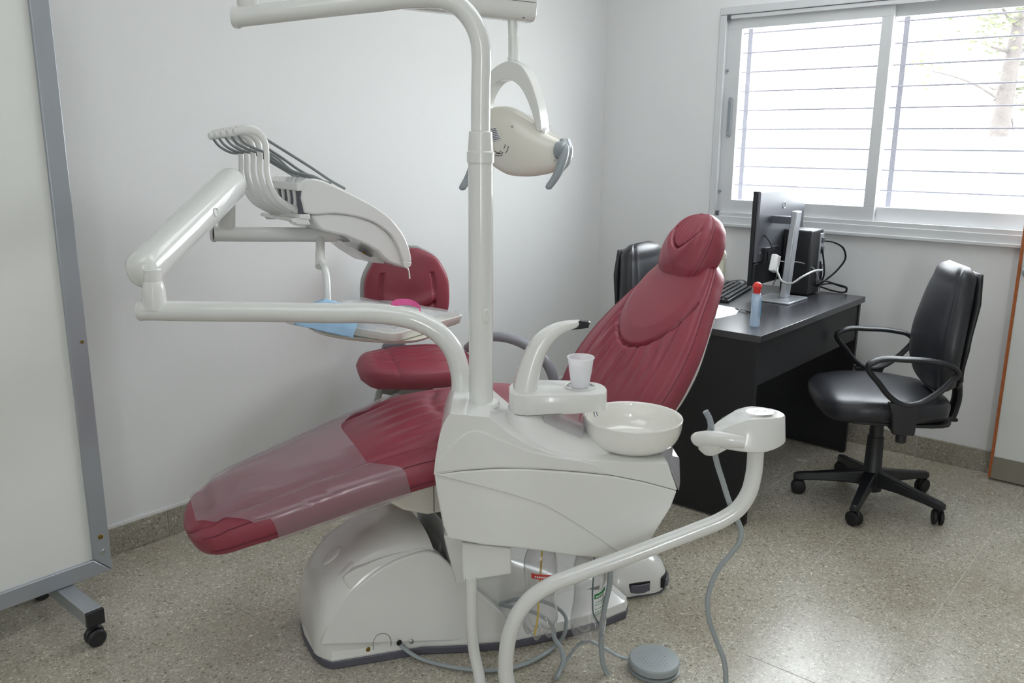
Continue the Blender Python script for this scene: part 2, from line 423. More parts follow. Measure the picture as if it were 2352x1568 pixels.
# window
win = struct('window_1', 'grey aluminium sliding window with bright daylight behind')
def frame_rect(name, xa, xb, y0, y1, z0, z1, w, mt='alupaint', parent=win, bev=0.003, wl=None):
    mb = MB(); xc = (xa + xb) / 2; d = xb - xa; wl = wl or w
    mb.box((xc, (y0 + y1) / 2, z0 + wl / 2), (d, y1 - y0, wl)); mb.box((xc, (y0 + y1) / 2, z1 - w / 2), (d, y1 - y0, w))
    mb.box((xc, y0 + w / 2, (z0 + z1) / 2), (d, w, z1 - z0 - w - wl + 0.002)); mb.box((xc, y1 - w / 2, (z0 + z1) / 2), (d, w, z1 - z0 - w - wl + 0.002))
    return mb.done(name, mt, parent, bevel=bev)
frame_rect('window_frame', XR - 0.014, XR + 0.075, WY0, WY1, WZ0, WZ1, 0.036, wl=0.04)
mb = MB(); mb.box((XR + 0.0, (WY0 + WY1) / 2, WZ0 + 0.049), (0.016, WY1 - WY0 - 0.075, 0.022)); mb.box((XR + 0.0, (WY0 + WY1) / 2, WZ1 - 0.047), (0.016, WY1 - WY0 - 0.075, 0.018)); mb.done('track_rail', 'alupaint', win, bevel=0.002)
mb = MB(); mb.box((XR - 0.012, (WY0 + WY1) / 2, WZ0 - 0.004), (0.03, WY1 - WY0 + 0.01, 0.016)); mb.done('window_sill', 'alupaint', win, bevel=0.003)
for z in (WZ0 + 0.05, WZ1 - 0.047):
    mb = MB(); mb.box((XR - 0.006, WY1 - 0.046, z), (0.014, 0.018, 0.028)); mb.done('corner_cap', 'rubber_trim', win, bevel=0.002)
sx = XR + 0.012
def sash(xa, y0, y1, wy0, wy1):
    mb = MB(); z0, z1, gb, gt = 1.058, 2.02, 1.127, 1.952; xc = xa + 0.012
    mb.box((xc, (y0 + y1) / 2, (z0 + gb) / 2), (0.024, y1 - y0, gb - z0)); mb.box((xc, (y0 + y1) / 2, (gt + z1) / 2), (0.024, y1 - y0, z1 - gt))
    mb.box((xc, y0 + wy0 / 2, (gb + gt) / 2), (0.024, wy0, gt - gb + 0.002)); mb.box((xc, y1 - wy1 / 2, (gb + gt) / 2), (0.024, wy1, gt - gb + 0.002))
    return mb.done('sash', 'alupaint', win, bevel=0.002)
s1 = sash(sx, 1.300, 2.085, 0.050, 0.074)
s2 = sash(sx + 0.03, 0.585, 1.352, 0.050, 0.052)
for s_, ya, yb, xx in ((s1, 1.35, 2.01, sx + 0.012), (s2, 0.63, 1.3, sx + 0.042)):
    mb = MB(); mb.box((xx, (ya + yb) / 2, 1.535), (0.004, yb - ya + 0.02, 0.84)); mb.done('pane', 'glass', s_, smooth=False)
mb = MB(); mb.prism([(2.046 + 0.010 * math.cos(a) , 1.535 + (0.086 if math.sin(a) > 0 else -0.086) + 0.010 * math.sin(a)) for a in [k * PI / 8 for k in range(16)]], XR + 0.000, XR + 0.012, 'x'); h_ = mb.done('latch_handle', 'greyplastic', s1, bevel=0.002)
for z in (1.455, 1.615):
    mb = MB(); mb.cyl((XR - 0.001, 2.046, z), (XR + 0.002, 2.046, z), 0.0035, n=10); mb.done('screw', 'chrome', s1)
for z in (1.17, 1.76):
    mb = MB(); mb.cyl((XR + 0.002, 2.075, z), (XR + 0.012, 2.075, z), 0.006, n=10); mb.done('plug', 'greyplastic', win)
# grille outside the panes
for y in (2.052, 1.297, 0.55):
    mb = MB(); mb.box((4.245, y, 1.53), (0.006, 0.024, 1.06)); mb.done('grille_upright', 'rubber_trim', win, bevel=0.001)
z = 1.10
while z < 2.04:
    mb = MB(); mb.cyl((4.24, 0.5, z), (4.24, 2.16, z), 0.0042, n=8); mb.done('grille_bar', 'rubber_trim', win); z += 0.0945

# outside
mb = MB(); mb.box((14, 2, -0.25), (19, 40, 0.1)); o = mb.done('ground', 'ground', smooth=False); o['kind'] = 'structure'
mb = MB(); mb.box((8.0, 3.0, 0.57), (0.2, 24, 1.74)); mb.box((8.0, 3.0, 1.455), (0.28, 24, 0.03)); o = mb.done('garden_wall', 'outwall', smooth=False, bevel=0.01); tag(o, 'low bright white garden wall outside the window, below the tree', 'wall')
tr = thing('tree', 'bare branched tree seen through the right window pane', 'tree', (0, 0, 0))
tk = [(12.449, 2.464, 0.377), (12.575, 2.556, 1.035), (12.724, 2.6, 1.64), (12.869, 2.61, 2.134), (13.018, 2.616, 2.629), (13.15, 2.622, 3.068), (13.283, 2.645, 3.563), (13.435, 2.706, 4.222)]
mb = MB(); mb.tube(tk, [0.16, 0.13, 0.12, 0.105, 0.09, 0.075, 0.06, 0.04], n=14); trunk = mb.done('trunk', 'bark', tr)
brs = [[(12.724, 2.6, 1.64), (12.801, 2.61, 1.914), (12.836, 2.526, 1.794), (12.712, 2.437, 1.584)], [(12.844, 2.61, 2.052), (12.691, 2.667, 2.154), (12.522, 2.685, 2.093), (12.487, 2.735, 2.119)], [(12.916, 2.615, 2.299), (13.035, 2.517, 2.41), (13.154, 2.398, 2.466), (13.329, 2.214, 2.522)],
 [(12.95, 2.616, 2.409), (13.063, 2.543, 2.574), (13.211, 2.411, 2.686), (13.414, 2.215, 2.797)], [(12.959, 2.669, 2.584), (12.752, 2.76, 2.605), (12.543, 2.861, 2.647)], [(13.027, 2.625, 2.684), (13.115, 2.552, 2.767), (13.313, 2.352, 2.851)], [(13.091, 2.63, 2.903), (13.195, 2.549, 3.014), (13.398, 2.352, 3.126)],
 [(13.088, 2.634, 2.903), (12.915, 2.712, 2.998), (12.767, 2.78, 3.144), (12.66, 2.838, 3.395)], [(13.154, 2.626, 3.096), (13.105, 2.733, 3.232), (13.051, 2.875, 3.451), (12.871, 3.019, 3.703)], [(12.902, 2.602, 2.217), (12.821, 2.666, 2.134), (12.761, 2.687, 1.996), (12.739, 2.683, 1.914)], [(12.969, 2.633, 2.519), (13.049, 2.53, 2.492), (13.266, 2.308, 2.577)]]
for b in brs: mb = MB(); mb.tube(b, [0.03, 0.02, 0.008], n=8); mb.done('branch', 'bark', tr)
mb = MB(); rnd = random.Random(3)
for cpx, nn, sd in (([(12.775, 2.712, 2.983)], 90, 0.16), ([(12.663, 2.872, 3.063)], 30, 0.12), ([(12.972, 2.461, 2.053)], 50, 0.12), ([(12.579, 2.833, 2.685)], 25, 0.10), ([(11.835, 3.271, 2.366)], 40, 0.13), ([(12.489, 2.911, 3.481)], 200, 0.4), ([(13.323, 2.36, 2.906)], 200, 0.35), ([(12.205, 2.983, 2.766)], 10, 0.1)):
    c = Vector(cpx[0])
    for k in range(nn):
        p = c + Vector([rnd.gauss(0, sd) for _ in range(3)]); q = Matrix.Rotation(rnd.uniform(0, 6), 3, 'Z') @ Matrix.Rotation(rnd.uniform(0, 3), 3, 'X')
        pts = [q @ Vector(v) * 0.05 for v in ((-1, 0, 0), (0, 0.45, 0.1), (1, 0, 0), (0, -0.45, 0.1))]
        mb.bm.faces.new([mb.bm.verts.new(p + v) for v in pts])
o = mb.done('foliage', 'leaf', tr, smooth=False); o['kind'] = 'stuff'
mb = MB(); mb.tube([(12.645, 2.663, 1.991), (12.231, 2.893, 2.165), (11.922, 3.13, 2.261), (11.644, 3.313, 2.304)], [0.02, 0.004], n=8); mb.done('branch', 'bark', tr)

# door leaf standing open against the right wall
door = struct('door_1', 'open white door leaf with reddish wood edge and steel kick plate')
mb = MB(); mb.box((3.982, 0.265, 1.035), (0.036, 0.80, 2.05)); mb.done('door_leaf', 'doorwhite', door, bevel=0.002)
mb = MB(); mb.box((3.981, 0.67, 1.035), (0.042, 0.012, 2.05)); mb.done('door_edge', 'wood', door, bevel=0.001)
mb = MB(); mb.box((3.962, 0.265, 0.058), (0.006, 0.80, 0.098)); mb.done('kick_plate', 'steel', door, bevel=0.001)
mb = MB(); mb.lathe([(0, 0.0), (0.03, 0), (0.03, 0.008), (0.012, 0.012), (0.012, 0.035), (0.026, 0.045), (0.028, 0.06), (0.018, 0.07), (0, 0.072)], (3.964, 0.622, 0.915), 28, axis=(-1, 0, 0)); mb.done('door_knob', 'silver', door)
for z in (0.3, 1.8):
    mb = MB(); mb.cyl((4.0, -0.14, z - 0.05), (4.0, -0.14, z + 0.05), 0.01); mb.box((4.025, -0.14, z), (0.05, 0.03, 0.1)); mb.done('hinge', 'steel', door)
mb = MB(); mb.box((4.045, -0.16, 1.05), (0.03, 0.05, 2.1)); o = mb.done('trim_1', 'wood', bevel=0.003); o['kind'] = 'structure'

# wall outlet behind the dental chair headrest
t = thing('power_outlet', 'cream power outlet with plug on the wall behind the headrest', 'outlet', (XR - 0.001, 2.035, 0.755))
mb = MB(); mb.box((-0.008, 0.02, 0.0), (0.018, 0.085, 0.15)); mb.done('outlet_plate', 'cream', t, bevel=0.004)
mb = MB(); mb.box((-0.035, 0.0, -0.02), (0.045, 0.045, 0.06)); mb.done('plug', 'cream', t, bevel=0.008)
mb = MB(); mb.tube([(-0.05, 0, -0.04), (-0.06, 0.01, -0.12), (-0.03, 0.03, -0.3), (-0.02, 0.05, -0.5)], 0.004, n=8); mb.done('cord', 'blackrubber', t)

# ------------------------------------------------------------------ screen on castors (left)
t = thing('privacy_screen', 'wheeled white board screen in a grey metal frame, left of the dental chair', 'screen', (0.4, 2.5, 0))
mb = MB(); mb.box((0.0, 0.0, 1.03), (1.17, 0.012, 1.76)); mb.done('panel', 'board', t, bevel=0.001)
def miter(pts, name):
    mb = MB(); mb.prism(pts, -0.016, 0.016); return mb.done(name, 'alu', t, bevel=0.003)
Lx, Rx, Bz, Tz, fwid = -0.615, 0.615, 0.115, 1.93, 0.052
miter([(Lx, Bz), (Rx, Bz), (Rx - fwid, Bz + fwid), (Lx + fwid, Bz + fwid)], 'frame_rail')
miter([(Lx, Tz), (Rx, Tz), (Rx - fwid, Tz - fwid), (Lx + fwid, Tz - fwid)], 'frame_rail')
miter([(Rx, Bz + 0.002), (Rx, Tz), (Rx - fwid, Tz - fwid), (Rx - fwid, Bz + fwid + 0.002)], 'frame_post')
miter([(Lx, Bz + 0.002), (Lx, Tz), (Lx + fwid, Tz - fwid), (Lx + fwid, Bz + fwid + 0.002)], 'frame_post')
for z in (0.185, 0.235):
    mb = MB(); mb.lathe([(0, 0.0), (0.008, 0.0), (0.0065, 0.003), (0, 0.004)], (0.59, -0.016, z), 14, axis=(0, -1, 0)); o = mb.done('rivet', 'chrome' if z < 0.2 else 'brass', t)
for z in (0.84,):
    mb = MB(); mb.lathe([(0, 0.0), (0.005, 0.0), (0.004, 0.003), (0, 0.004)], (0.60, -0.016, z), 12, axis=(0, -1, 0)); mb.done('rivet', 'brass', t)
def castor(parent, x, y, r=0.028, mt='blackplastic', rot=0.0):
    c = MB(); d = Vector((math.cos(rot), math.sin(rot), 0)); p = Vector((-d.y, d.x, 0))
    o = Vector((x, y, r))
    for s in (-1, 1):
        c.lathe([(0, -0.008), (r * 0.8, -0.008), (r, -0.004), (r, 0.004), (r * 0.8, 0.008), (0, 0.008)], o + p * (0.012 * s), 22, axis=p)
    wheel = c.done('castor', mt, parent)
    h = MB(); h.tube([o + d * 0.018 - Vector((0, 0, 0.006)), o + d * 0.016 + Vector((0, 0, r * 0.75)), o + Vector((0, 0, r * 1.25)), o - d * 0.016 + Vector((0, 0, r * 0.9))], 0.011, n=10, flat=0.7)
    h.cyl(o, o + Vector((0, 0, r * 1.75)), 0.007, n=10); h.done('fork', mt, wheel)
    return wheel
for x in (-0.45, 0.475):
    mb = MB(); mb.box((x, 0.0, 0.092), (0.048, 0.40, 0.042)); mb.done('leg', 'alu', t, bevel=0.003)
    for y in (-0.205, 0.205):
        mb = MB(); mb.box((x, y, 0.09), (0.05, 0.014, 0.046)); mb.done('end_cap', 'blackplastic', t, bevel=0.003)
        castor(t, x, y * 0.93, 0.026, rot=0.0)

# ------------------------------------------------------------------ desk and what stands on it
DX0, DX1, DY0, DY1 = 2.815, 3.90, 1.245, 1.86
t = thing('desk', 'black laminate office desk in front of the window wall', 'desk', (DX0, DY0, 0))
dl, dw = DX1 - DX0, DY1 - DY0
mb = MB(); mb.box((dl / 2, dw / 2, 0.727), (dl, dw, 0.026)); mb.done('desktop', 'laminate', t, bevel=0.0015)
for x, d in ((0.018, 0.022), (dl - 0.026, 0.022)):
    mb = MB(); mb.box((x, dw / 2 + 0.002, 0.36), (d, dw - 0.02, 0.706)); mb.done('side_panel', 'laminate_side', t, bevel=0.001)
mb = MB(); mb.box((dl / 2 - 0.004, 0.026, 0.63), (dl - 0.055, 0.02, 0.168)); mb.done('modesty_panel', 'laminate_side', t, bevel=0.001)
for x in (0.018, dl - 0.026):
    for y in (0.03, dw - 0.03):
        mb = MB(); mb.lathe([(0, 0), (0.012, 0), (0.012, 0.007), (0, 0.007)], (x, y, 0), 12); mb.done('foot', 'blackrubber', t)

DT = 0.74
t = thing('monitor', 'flat computer monitor seen from behind on a silver stand', 'monitor', (3.56, 1.51, DT), 0)
mb = MB(); mb.prism([(-0.10, -0.095), (0.10, -0.095), (0.105, -0.085), (0.10, 0.075), (-0.10, 0.075), (-0.105, -0.085)], 0.0, 0.009, 'z'); mb.done('stand_base', 'silver', t, bevel=0.003)
mb = MB(); mb.rings([[V(0.025 + dx, -0.02 + dy, 0.008) for dx, dy in ((-0.026, -0.014), (0.026, -0.014), (0.026, 0.014), (-0.026, 0.014))], [V(0.045 + dx, -0.035 + dy, 0.385) for dx, dy in ((-0.026, -0.014), (0.026, -0.014), (0.026, 0.014), (-0.026, 0.014))]]); mb.done('stand_post', 'silver', t, bevel=0.005)
mb = MB(); mb.box((0.04, 0.02, 0.345), (0.05, 0.09, 0.032)); mb.done('mount_arm', 'rubber_trim', t, bevel=0.003)
mx0, mx1, mz0, mz1, my = -0.098, 0.40, 0.06, 0.468, 0.095
mb = MB(); mb.box(((mx0 + mx1) / 2, my, (mz0 + mz1) / 2), (mx1 - mx0, 0.018, mz1 - mz0)); mb.done('screen_frame', 'blackplastic', t, bevel=0.003)
mb = MB(); mb.box(((mx0 + mx1) / 2 + 0.002, my - 0.014, (mz1 + 0.162) / 2), (mx1 - mx0 - 0.008, 0.018, mz1 - 0.162)); mb.done('back_cover', 'silverback', t, bevel=0.006, seg=3)
mb = MB(); mb.box(((mx0 + mx1) / 2 + 0.002, my - 0.012, 0.11), (mx1 - mx0 - 0.008, 0.016, 0.098)); mb.done('lower_cover', 'blackplastic', t, bevel=0.004)
mb = MB(); mb.box(((mx0 + mx1) / 2, my + 0.0105, (mz0 + mz1) / 2 + 0.01), (mx1 - mx0 - 0.02, 0.003, mz1 - mz0 - 0.04)); mb.done('display', 'blackplastic', t)
mb = MB(); mb.tube([V(0.16 + 0.014 * math.cos(a), my - 0.0235, 0.40 + 0.014 * math.sin(a)) for a in [k * PI / 12 for k in range(25)]], 0.0022, n=6, smooth=False); mb.done('emblem', 'silver', t)
mb = MB(); mb.box((0.03, my - 0.03, 0.215), (0.14, 0.018, 0.02)); mb.box((-0.025, my - 0.03, 0.185), (0.014, 0.018, 0.05)); mb.box((0.005, my - 0.03, 0.185), (0.018, 0.018, 0.045)); mb.done('cable_ports', 'blackplastic', t, bevel=0.002)
mb = MB(); mb.box((-0.055, my - 0.024, 0.205), (0.012, 0.003, 0.008)); mb.done('lock_slot', 'silver', t, bevel=0.001)

t = thing('computer_tower', 'slim black desktop computer case standing behind the monitor stand', 'computer', (3.84, 1.575, DT), 0)
mb = MB(); mb.box((-0.05, -0.065, 0.148), (0.14, 0.13, 0.29)); mb.done('case', 'blackplastic', t, bevel=0.006)
mb = MB(); mb.box((-0.005, -0.1325, 0.165), (0.038, 0.008, 0.22)); mb.done('rear_plate', 'silver', t, bevel=0.002)
for z, h in ((0.245, 0.022), (0.2, 0.03), (0.12, 0.03), (0.075, 0.05)):
    mb = MB(); mb.box((-0.003, -0.139, z), (0.022, 0.01, h)); mb.done('port', 'rubber_trim', t, bevel=0.001)
for x in (-0.1, 0.0):
    mb = MB(); mb.lathe([(0, 0), (0.01, 0), (0.01, 0.004), (0, 0.004)], (x, -0.1, 0), 10); mb.done('foot', 'blackrubber', t)

t = thing('power_brick', 'small white adapter hanging by the monitor stand', 'adapter', (3.56, 1.53, DT + 0.16), 0)
mb = MB(); mb.box((-0.025, -0.005, 0.0), (0.05, 0.028, 0.075), Matrix.Rotation(R(18), 3, 'Y')); mb.done('brick', 'paper', t, bevel=0.006)
mb = MB(); mb.tube([(-0.03, 0, 0.035), (-0.035, 0.02, 0.09), (-0.03, 0.05, 0.12)], 0.003, n=8); mb.done('lead', 'blackrubber', t)

def cablething(label, pts, r, mt, cat='cable', n=9):
    mb = MB(); mb.tube(pts, r, n=n); o = mb.done('cable', mt); return tag(o, label, cat)
cablething('thick black cable arching from the computer case down to the desk', [(3.827, 1.442, 0.983), (3.893, 1.408, 0.972), (3.948, 1.379, 0.938), (3.966, 1.374, 0.896), (3.955, 1.399, 0.842), (3.925, 1.434, 0.797), (3.893, 1.46, 0.767), (3.867, 1.469, 0.751)], 0.0045, 'blackrubber')
cablething('black cable loop lying on the right desk corner', [(3.781, 1.434, 0.79), (3.837, 1.411, 0.8), (3.847, 1.364, 0.79), (3.949, 1.348, 0.755), (3.918, 1.346, 0.745), (3.913, 1.394, 0.746), (3.921, 1.449, 0.755), (3.814, 1.434, 0.78), (3.832, 1.398, 0.79), (3.923, 1.37, 0.77), (3.912, 1.338, 0.765), (3.929, 1.342, 0.746)], 0.004, 'blackrubber')
cablething('grey cable looped around the monitor stand', [(3.504, 1.5, 0.886), (3.445, 1.469, 0.872), (3.416, 1.429, 0.842), (3.414, 1.399, 0.84), (3.457, 1.372, 0.864), (3.54, 1.36, 0.88), (3.668, 1.366, 0.873)], 0.0045, 'midgrey')
cablething('thin grey cable rising behind the monitor stand', [(3.707, 1.601, 0.774), (3.674, 1.574, 0.811), (3.592, 1.53, 0.903), (3.624, 1.523, 0.9), (3.724, 1.464, 0.884), (3.765, 1.438, 0.859), (3.8, 1.428, 0.812), (3.843, 1.435, 0.756)], 0.0025, 'midgrey')
cablething('tangled black cables hanging at the back of the computer case', [(3.814, 1.43, 0.949), (3.829, 1.422, 0.889), (3.842, 1.424, 0.808), (3.844, 1.442, 0.776), (3.857, 1.465, 0.753), (3.843, 1.446, 0.785), (3.821, 1.425, 0.83), (3.808, 1.43, 0.891)], 0.004, 'blackrubber')

t = thing('keyboard', 'black computer keyboard on the desk, behind the white paper', 'keyboard', (3.52, 1.735, DT), 12)
mb = MB(); mb.rings([[V(x, y, z) for x, y, z in ((-0.21, -0.065, 0), (0.21, -0.065, 0), (0.21, -0.065, 0.012), (-0.21, -0.065, 0.012))], [V(x, y, z) for x, y, z in ((-0.21, 0.065, 0), (0.21, 0.065, 0), (0.21, 0.065, 0.026), (-0.21, 0.065, 0.026))]]); mb.done('keyboard_body', 'blackplastic', t, bevel=0.003)
km = None
for r_ in range(5):
    for c_ in range(16):
        if km is None:
            mb = MB(); mb.box((0, 0, 0), (0.0185, 0.0185, 0.006)); km = mb.done('key', 'laminate', t, bevel=0.001, seg=1); o = km
        else:
            o = km.copy(); COL.objects.link(o); o.parent = t
        yy = -0.048 + r_ * 0.0235; o.location = (-0.19 + c_ * 0.0252, yy, 0.0195 + (yy + 0.048) * 0.108)
t = thing('mouse', 'black computer mouse behind the keyboard', 'mouse', (3.775, 1.79, DT), 20)
mb = MB(); mb.lathe([(0, 0.03), (0.014, 0.0285), (0.026, 0.021), (0.031, 0.01), (0.03, 0), (0, 0)], (0, 0, 0), 28, mod=lambda r, z, a: (r * (1 + 0.55 * abs(math.cos(a)) ** 2), z)); mb.done('mouse_body', 'blackplastic', t)
mb = MB(); mb.cyl((-0.03, -0.003, 0.024), (-0.03, 0.003, 0.024), 0.006, n=12); mb.done('scroll_wheel', 'greyplastic', t)
mb = MB(); mb.tube([(0.045, 0, 0.008), (0.08, 0.02, 0.01), (0.12, -0.01, 0.006), (0.14, 0.03, 0.006), (0.11, 0.06, 0.004)], 0.002, n=6); mb.done('cord', 'blackrubber', t)

t = thing('sanitizer_bottle', 'clear gel bottle with a red cap at the front corner of the desk', 'bottle', (2.968, 1.341, DT), 0)
mb = MB(); mb.lathe([(0, 0.001), (0.0165, 0), (0.0185, 0.004), (0.019, 0.02), (0.0165, 0.05), (0.018, 0.09), (0.0185, 0.11), (0.016, 0.122), (0.0105, 0.128), (0, 0.129)], (0, 0, 0), 32); mb.done('bottle_body', 'gel', t)
mb = MB(); mb.lathe([(0.012, 0.122), (0.0135, 0.128), (0.0125, 0.137), (0.017, 0.146), (0.0175, 0.152), (0.013, 0.162), (0.004, 0.167), (0, 0.1675)], (0, 0, 0), 28); mb.done('cap', 'redcap', t)
mb = MB(); mb.rings([[V(0.0195 * math.cos(a), 0.0195 * math.sin(a), z) for a in [R(-75) + k * R(60) / 8 for k in range(9)]] for z in (0.03, 0.055, 0.08, 0.1)], caps=False, closed=False); mb.done('print', 'bluelabel', t)
mb = MB(); mb.prism([(2.963, 1.659), (3.264, 1.663), (3.24, 1.532), (3.118, 1.491), (2.999, 1.506), (2.911, 1.553)], 0.7402, 0.7408, 'z'); o = mb.done('paper_sheet', 'paper', smooth=False); tag(o, 'white sheet of paper on the desk beside the gel bottle', 'paper')
mb = MB(); pn = [(3.204, 1.534, 0.746), (3.174, 1.458, 0.746)]; mb.tube(pn, [0.003, 0.0048, 0.0048, 0.004], n=10, smooth=False); o = mb.done('pen_body', 'blackplastic')
t = thing('pen', 'black pen lying at the corner of the white paper', 'pen'); o.parent = t
mb = MB(); mb.tube([(3.18, 1.509, 0.75), (3.155, 1.468, 0.75)], 0.0012, n=6, smooth=False); mb.done('clip', 'silver', t)

# ------------------------------------------------------------------ office chairs
def office_chair(x, y, hd, label, legrot=0.0, group=None):
    t = thing('office_chair', label, 'chair', (x, y, 0), hd, group)
    for k in range(5):
        a = R(72 * k + legrot); d = V(math.cos(a), math.sin(a), 0); p = V(-d.y, d.x, 0)
        mb = MB(); rg = []
        for s, w, z0, z1 in ((0.03, 0.026, 0.075, 0.135), (0.12, 0.022, 0.075, 0.118), (0.22, 0.019, 0.068, 0.1), (0.275, 0.018, 0.06, 0.092), (0.298, 0.013, 0.062, 0.086)):
            rg.append([d * s + p * (w * q) + V(0, 0, z) for q, z in ((-1, z0), (1, z0), (0.86, z1), (-0.86, z1))])
        mb.rings(rg); mb.done('base_leg', 'blackplastic', t, bevel=0.006)
        castor(t, (d * 0.275).x, (d * 0.275).y, 0.029, 'blackrubber', rot=a + 1.1 * k)
    mb = MB(); mb.lathe([(0, 0.05), (0.042, 0.052), (0.046, 0.075), (0.04, 0.13), (0.034, 0.14), (0.031, 0.27), (0.031, 0.275), (0.0, 0.276)], (0, 0, 0), 28); mb.done('column_sleeve', 'blackplastic', t)
    mb = MB(); mb.lathe([(0, 0.27), (0.026, 0.27), (0.025, 0.36), (0.0, 0.365)], (0, 0, 0), 24); mb.done('column', 'blackplastic', t)
    mb = MB(); mb.box((-0.02, 0, 0.375), (0.17, 0.13, 0.03)); mb.box((-0.19, 0, 0.365), (0.2, 0.05, 0.014)); mb.done('mechanism', 'blackrubber', t, bevel=0.005)
    mb = MB(); mb.tube([(0.03, -0.06, 0.365), (0.04, -0.16, 0.36), (0.05, -0.21, 0.358)], 0.006, n=8); mb.done('lever', 'blackplastic', t)
    mb = MB(); mb.tube([(-0.21, 0, 0.365), (-0.262, 0, 0.372), (-0.278, 0, 0.42), (-0.262, 0, 0.6)], [0.034, 0.036, 0.034, 0.03], n=12, flat=0.5, upv=(1, 0, 0)); mb.done('back_bracket', 'blackplastic', t, smooth=True)
    def sd(tt, s): return 0.008 * (1 - s * s)
    c = Cushion([(-0.225, 0.436), (-0.20, 0.437), (-0.12, 0.440), (0.02, 0.443), (0.15, 0.438), (0.22, 0.428), (0.245, 0.421), (0.254, 0.417)], [0.11, 0.17, 0.225, 0.25, 0.24, 0.20, 0.14, 0.07], [0.02, 0.034, 0.044, 0.047, 0.046, 0.040, 0.028, 0.013], sd, e=0.42)
    mb = MB(); c.build(mb, 60, 80); mb.done('seat', 'blackvinyl', t, angle=80)
    mb = MB(); mb.prism(spl2([(-0.2, -0.19), (0.0, -0.22), (0.17, -0.19), (0.205, 0), (0.17, 0.19), (0.0, 0.22), (-0.2, 0.19), (-0.22, 0)], 5, True), 0.388, 0.402, 'z'); mb.done('seat_shell', 'blackplastic', t, bevel=0.004)
    def bd(tt, s): return 0.012 * (1 - s * s) - 0.006 * G(abs(s) - 0.82, 0.05)
    c = Cushion([(-0.262, 0.505), (-0.235, 0.56), (-0.232, 0.66), (-0.25, 0.80), (-0.275, 0.93), (-0.285, 0.985)], [0.12, 0.185, 0.212, 0.19, 0.155, 0.11], [0.02, 0.034, 0.036, 0.036, 0.03, 0.016], lambda tt, s: 0, e=0.45)
    mb = MB(); 
    # spine runs upward, so its front normal points to -X; flip so the padded side faces the sitter
    c2 = Cushion([(-0.232, 0.972), (-0.226, 0.955), (-0.215, 0.90), (-0.195, 0.79), (-0.178, 0.66), (-0.180, 0.57), (-0.196, 0.515), (-0.203, 0.50)], [0.085, 0.128, 0.158, 0.192, 0.214, 0.198, 0.145, 0.09], [0.014, 0.028, 0.036, 0.040, 0.040, 0.038, 0.028, 0.014], bd, e=0.45)
    c2.build(mb, 70, 80); mb.done('backrest', 'blackvinyl', t, angle=80)
    mb = MB(); rg = spl([(-0.268, 0, 0.95), (-0.255, 0, 0.85), (-0.228, 0, 0.68), (-0.228, 0, 0.56), (-0.24, 0, 0.52)], 6); wv = [0.12, 0.17, 0.195, 0.175, 0.12]
    mb.rings([[V(p.x, s * interp([0, .25, .5, .75, 1], wv, i / (len(rg) - 1)), p.z) for s in (-1, -0.5, 0, 0.5, 1)] for i, p in enumerate(rg)], caps=False, closed=False); mb.done('back_shell', 'blackplastic', t, solid=0.012)
    for s in (-1, 1):
        yy = 0.262 * s
        loop = [(0.125, yy, 0.632), (0.10, yy, 0.648), (0.0, yy, 0.657), (-0.1, yy, 0.652), (-0.16, yy, 0.637), (-0.178, yy, 0.62), (-0.15, yy, 0.57), (-0.10, yy, 0.52), (-0.06, yy, 0.495), (0.0, yy, 0.49), (0.035, yy, 0.51), (0.08, yy, 0.56)]
        mb = MB(); pts = spl(loop, 5, True); rg = []
        m = len(pts)
        for i in range(m):
            T = (pts[(i + 1) % m] - pts[i - 1]).normalized(); nrm = T.cross(V(0, 1, 0))
            hw = 0.021 if pts[i].z > 0.6 else 0.016
            rg.append([pts[i] + V(0, 1, 0) * (hw * math.cos(a)) + nrm * (0.0105 * math.sin(a)) for a in [2 * PI * k / 12 for k in range(12)]])
        mb.rings(rg, loop=True); mb.done('armrest', 'blackplastic', t)
        mb = MB(); mb.rings([[V(x, yy + dy, z) for x, dy in ((x0, -0.014), (x1, -0.014), (x1, 0.014), (x0, 0.014))] for x0, x1, z in ((-0.075, 0.045, 0.495), (-0.06, 0.03, 0.45), (-0.055, 0.02, 0.375))]); mb.box((-0.018, yy * 0.82, 0.382), (0.07, 0.11, 0.014)); mb.done('arm_bracket', 'blackplastic', t, bevel=0.004)
        mb = MB(); mb.cyl((-0.018, yy * 0.94, 0.34), (-0.018, yy * 0.94, 0.375), 0.019); mb.done('arm_knob', 'blackplastic', t, bevel=0.003)
    return t
office_chair(3.385, 0.985, 122, 'black office chair with loop armrests in the open right of the desk', legrot=-7)
office_chair(3.255, 1.80, -86, 'black office chair behind the desk, partly hidden by the dental chair backrest', legrot=20)

# ------------------------------------------------------------------ assistant stool (frame S)
t = thing('assistant_stool', 'burgundy dental stool with oval backrest and grey curved arm, against the left wall', 'stool', (2.33, 2.42, 0), -45)
for k in range(5):
    a = R(72 * k + 30); d = V(math.cos(a), math.sin(a), 0); p = V(-d.y, d.x, 0); off = V(-0.02, 0.02, 0)
    mb = MB(); mb.rings([[off + d * s + p * (w * q) + V(0, 0, z) for q, z in ((-1, z0), (1, z0), (0.8, z1), (-0.8, z1))] for s, w, z0, z1 in ((0.03, 0.024, 0.07, 0.13), (0.13, 0.02, 0.066, 0.105), (0.235, 0.016, 0.058, 0.086))]); mb.done('base_leg', 'stoolgrey', t, bevel=0.005)
    castor(t, (off + d * 0.225).x, (off + d * 0.225).y, 0.026, 'blackrubber', rot=a + k)
mb = MB(); mb.lathe([(0, 0.06), (0.04, 0.06), (0.036, 0.14), (0.028, 0.15), (0.028, 0.3), (0.02, 0.3), (0.02, 0.44), (0, 0.44)], (-0.02, 0.02, 0), 24); mb.done('column', 'midgrey', t)
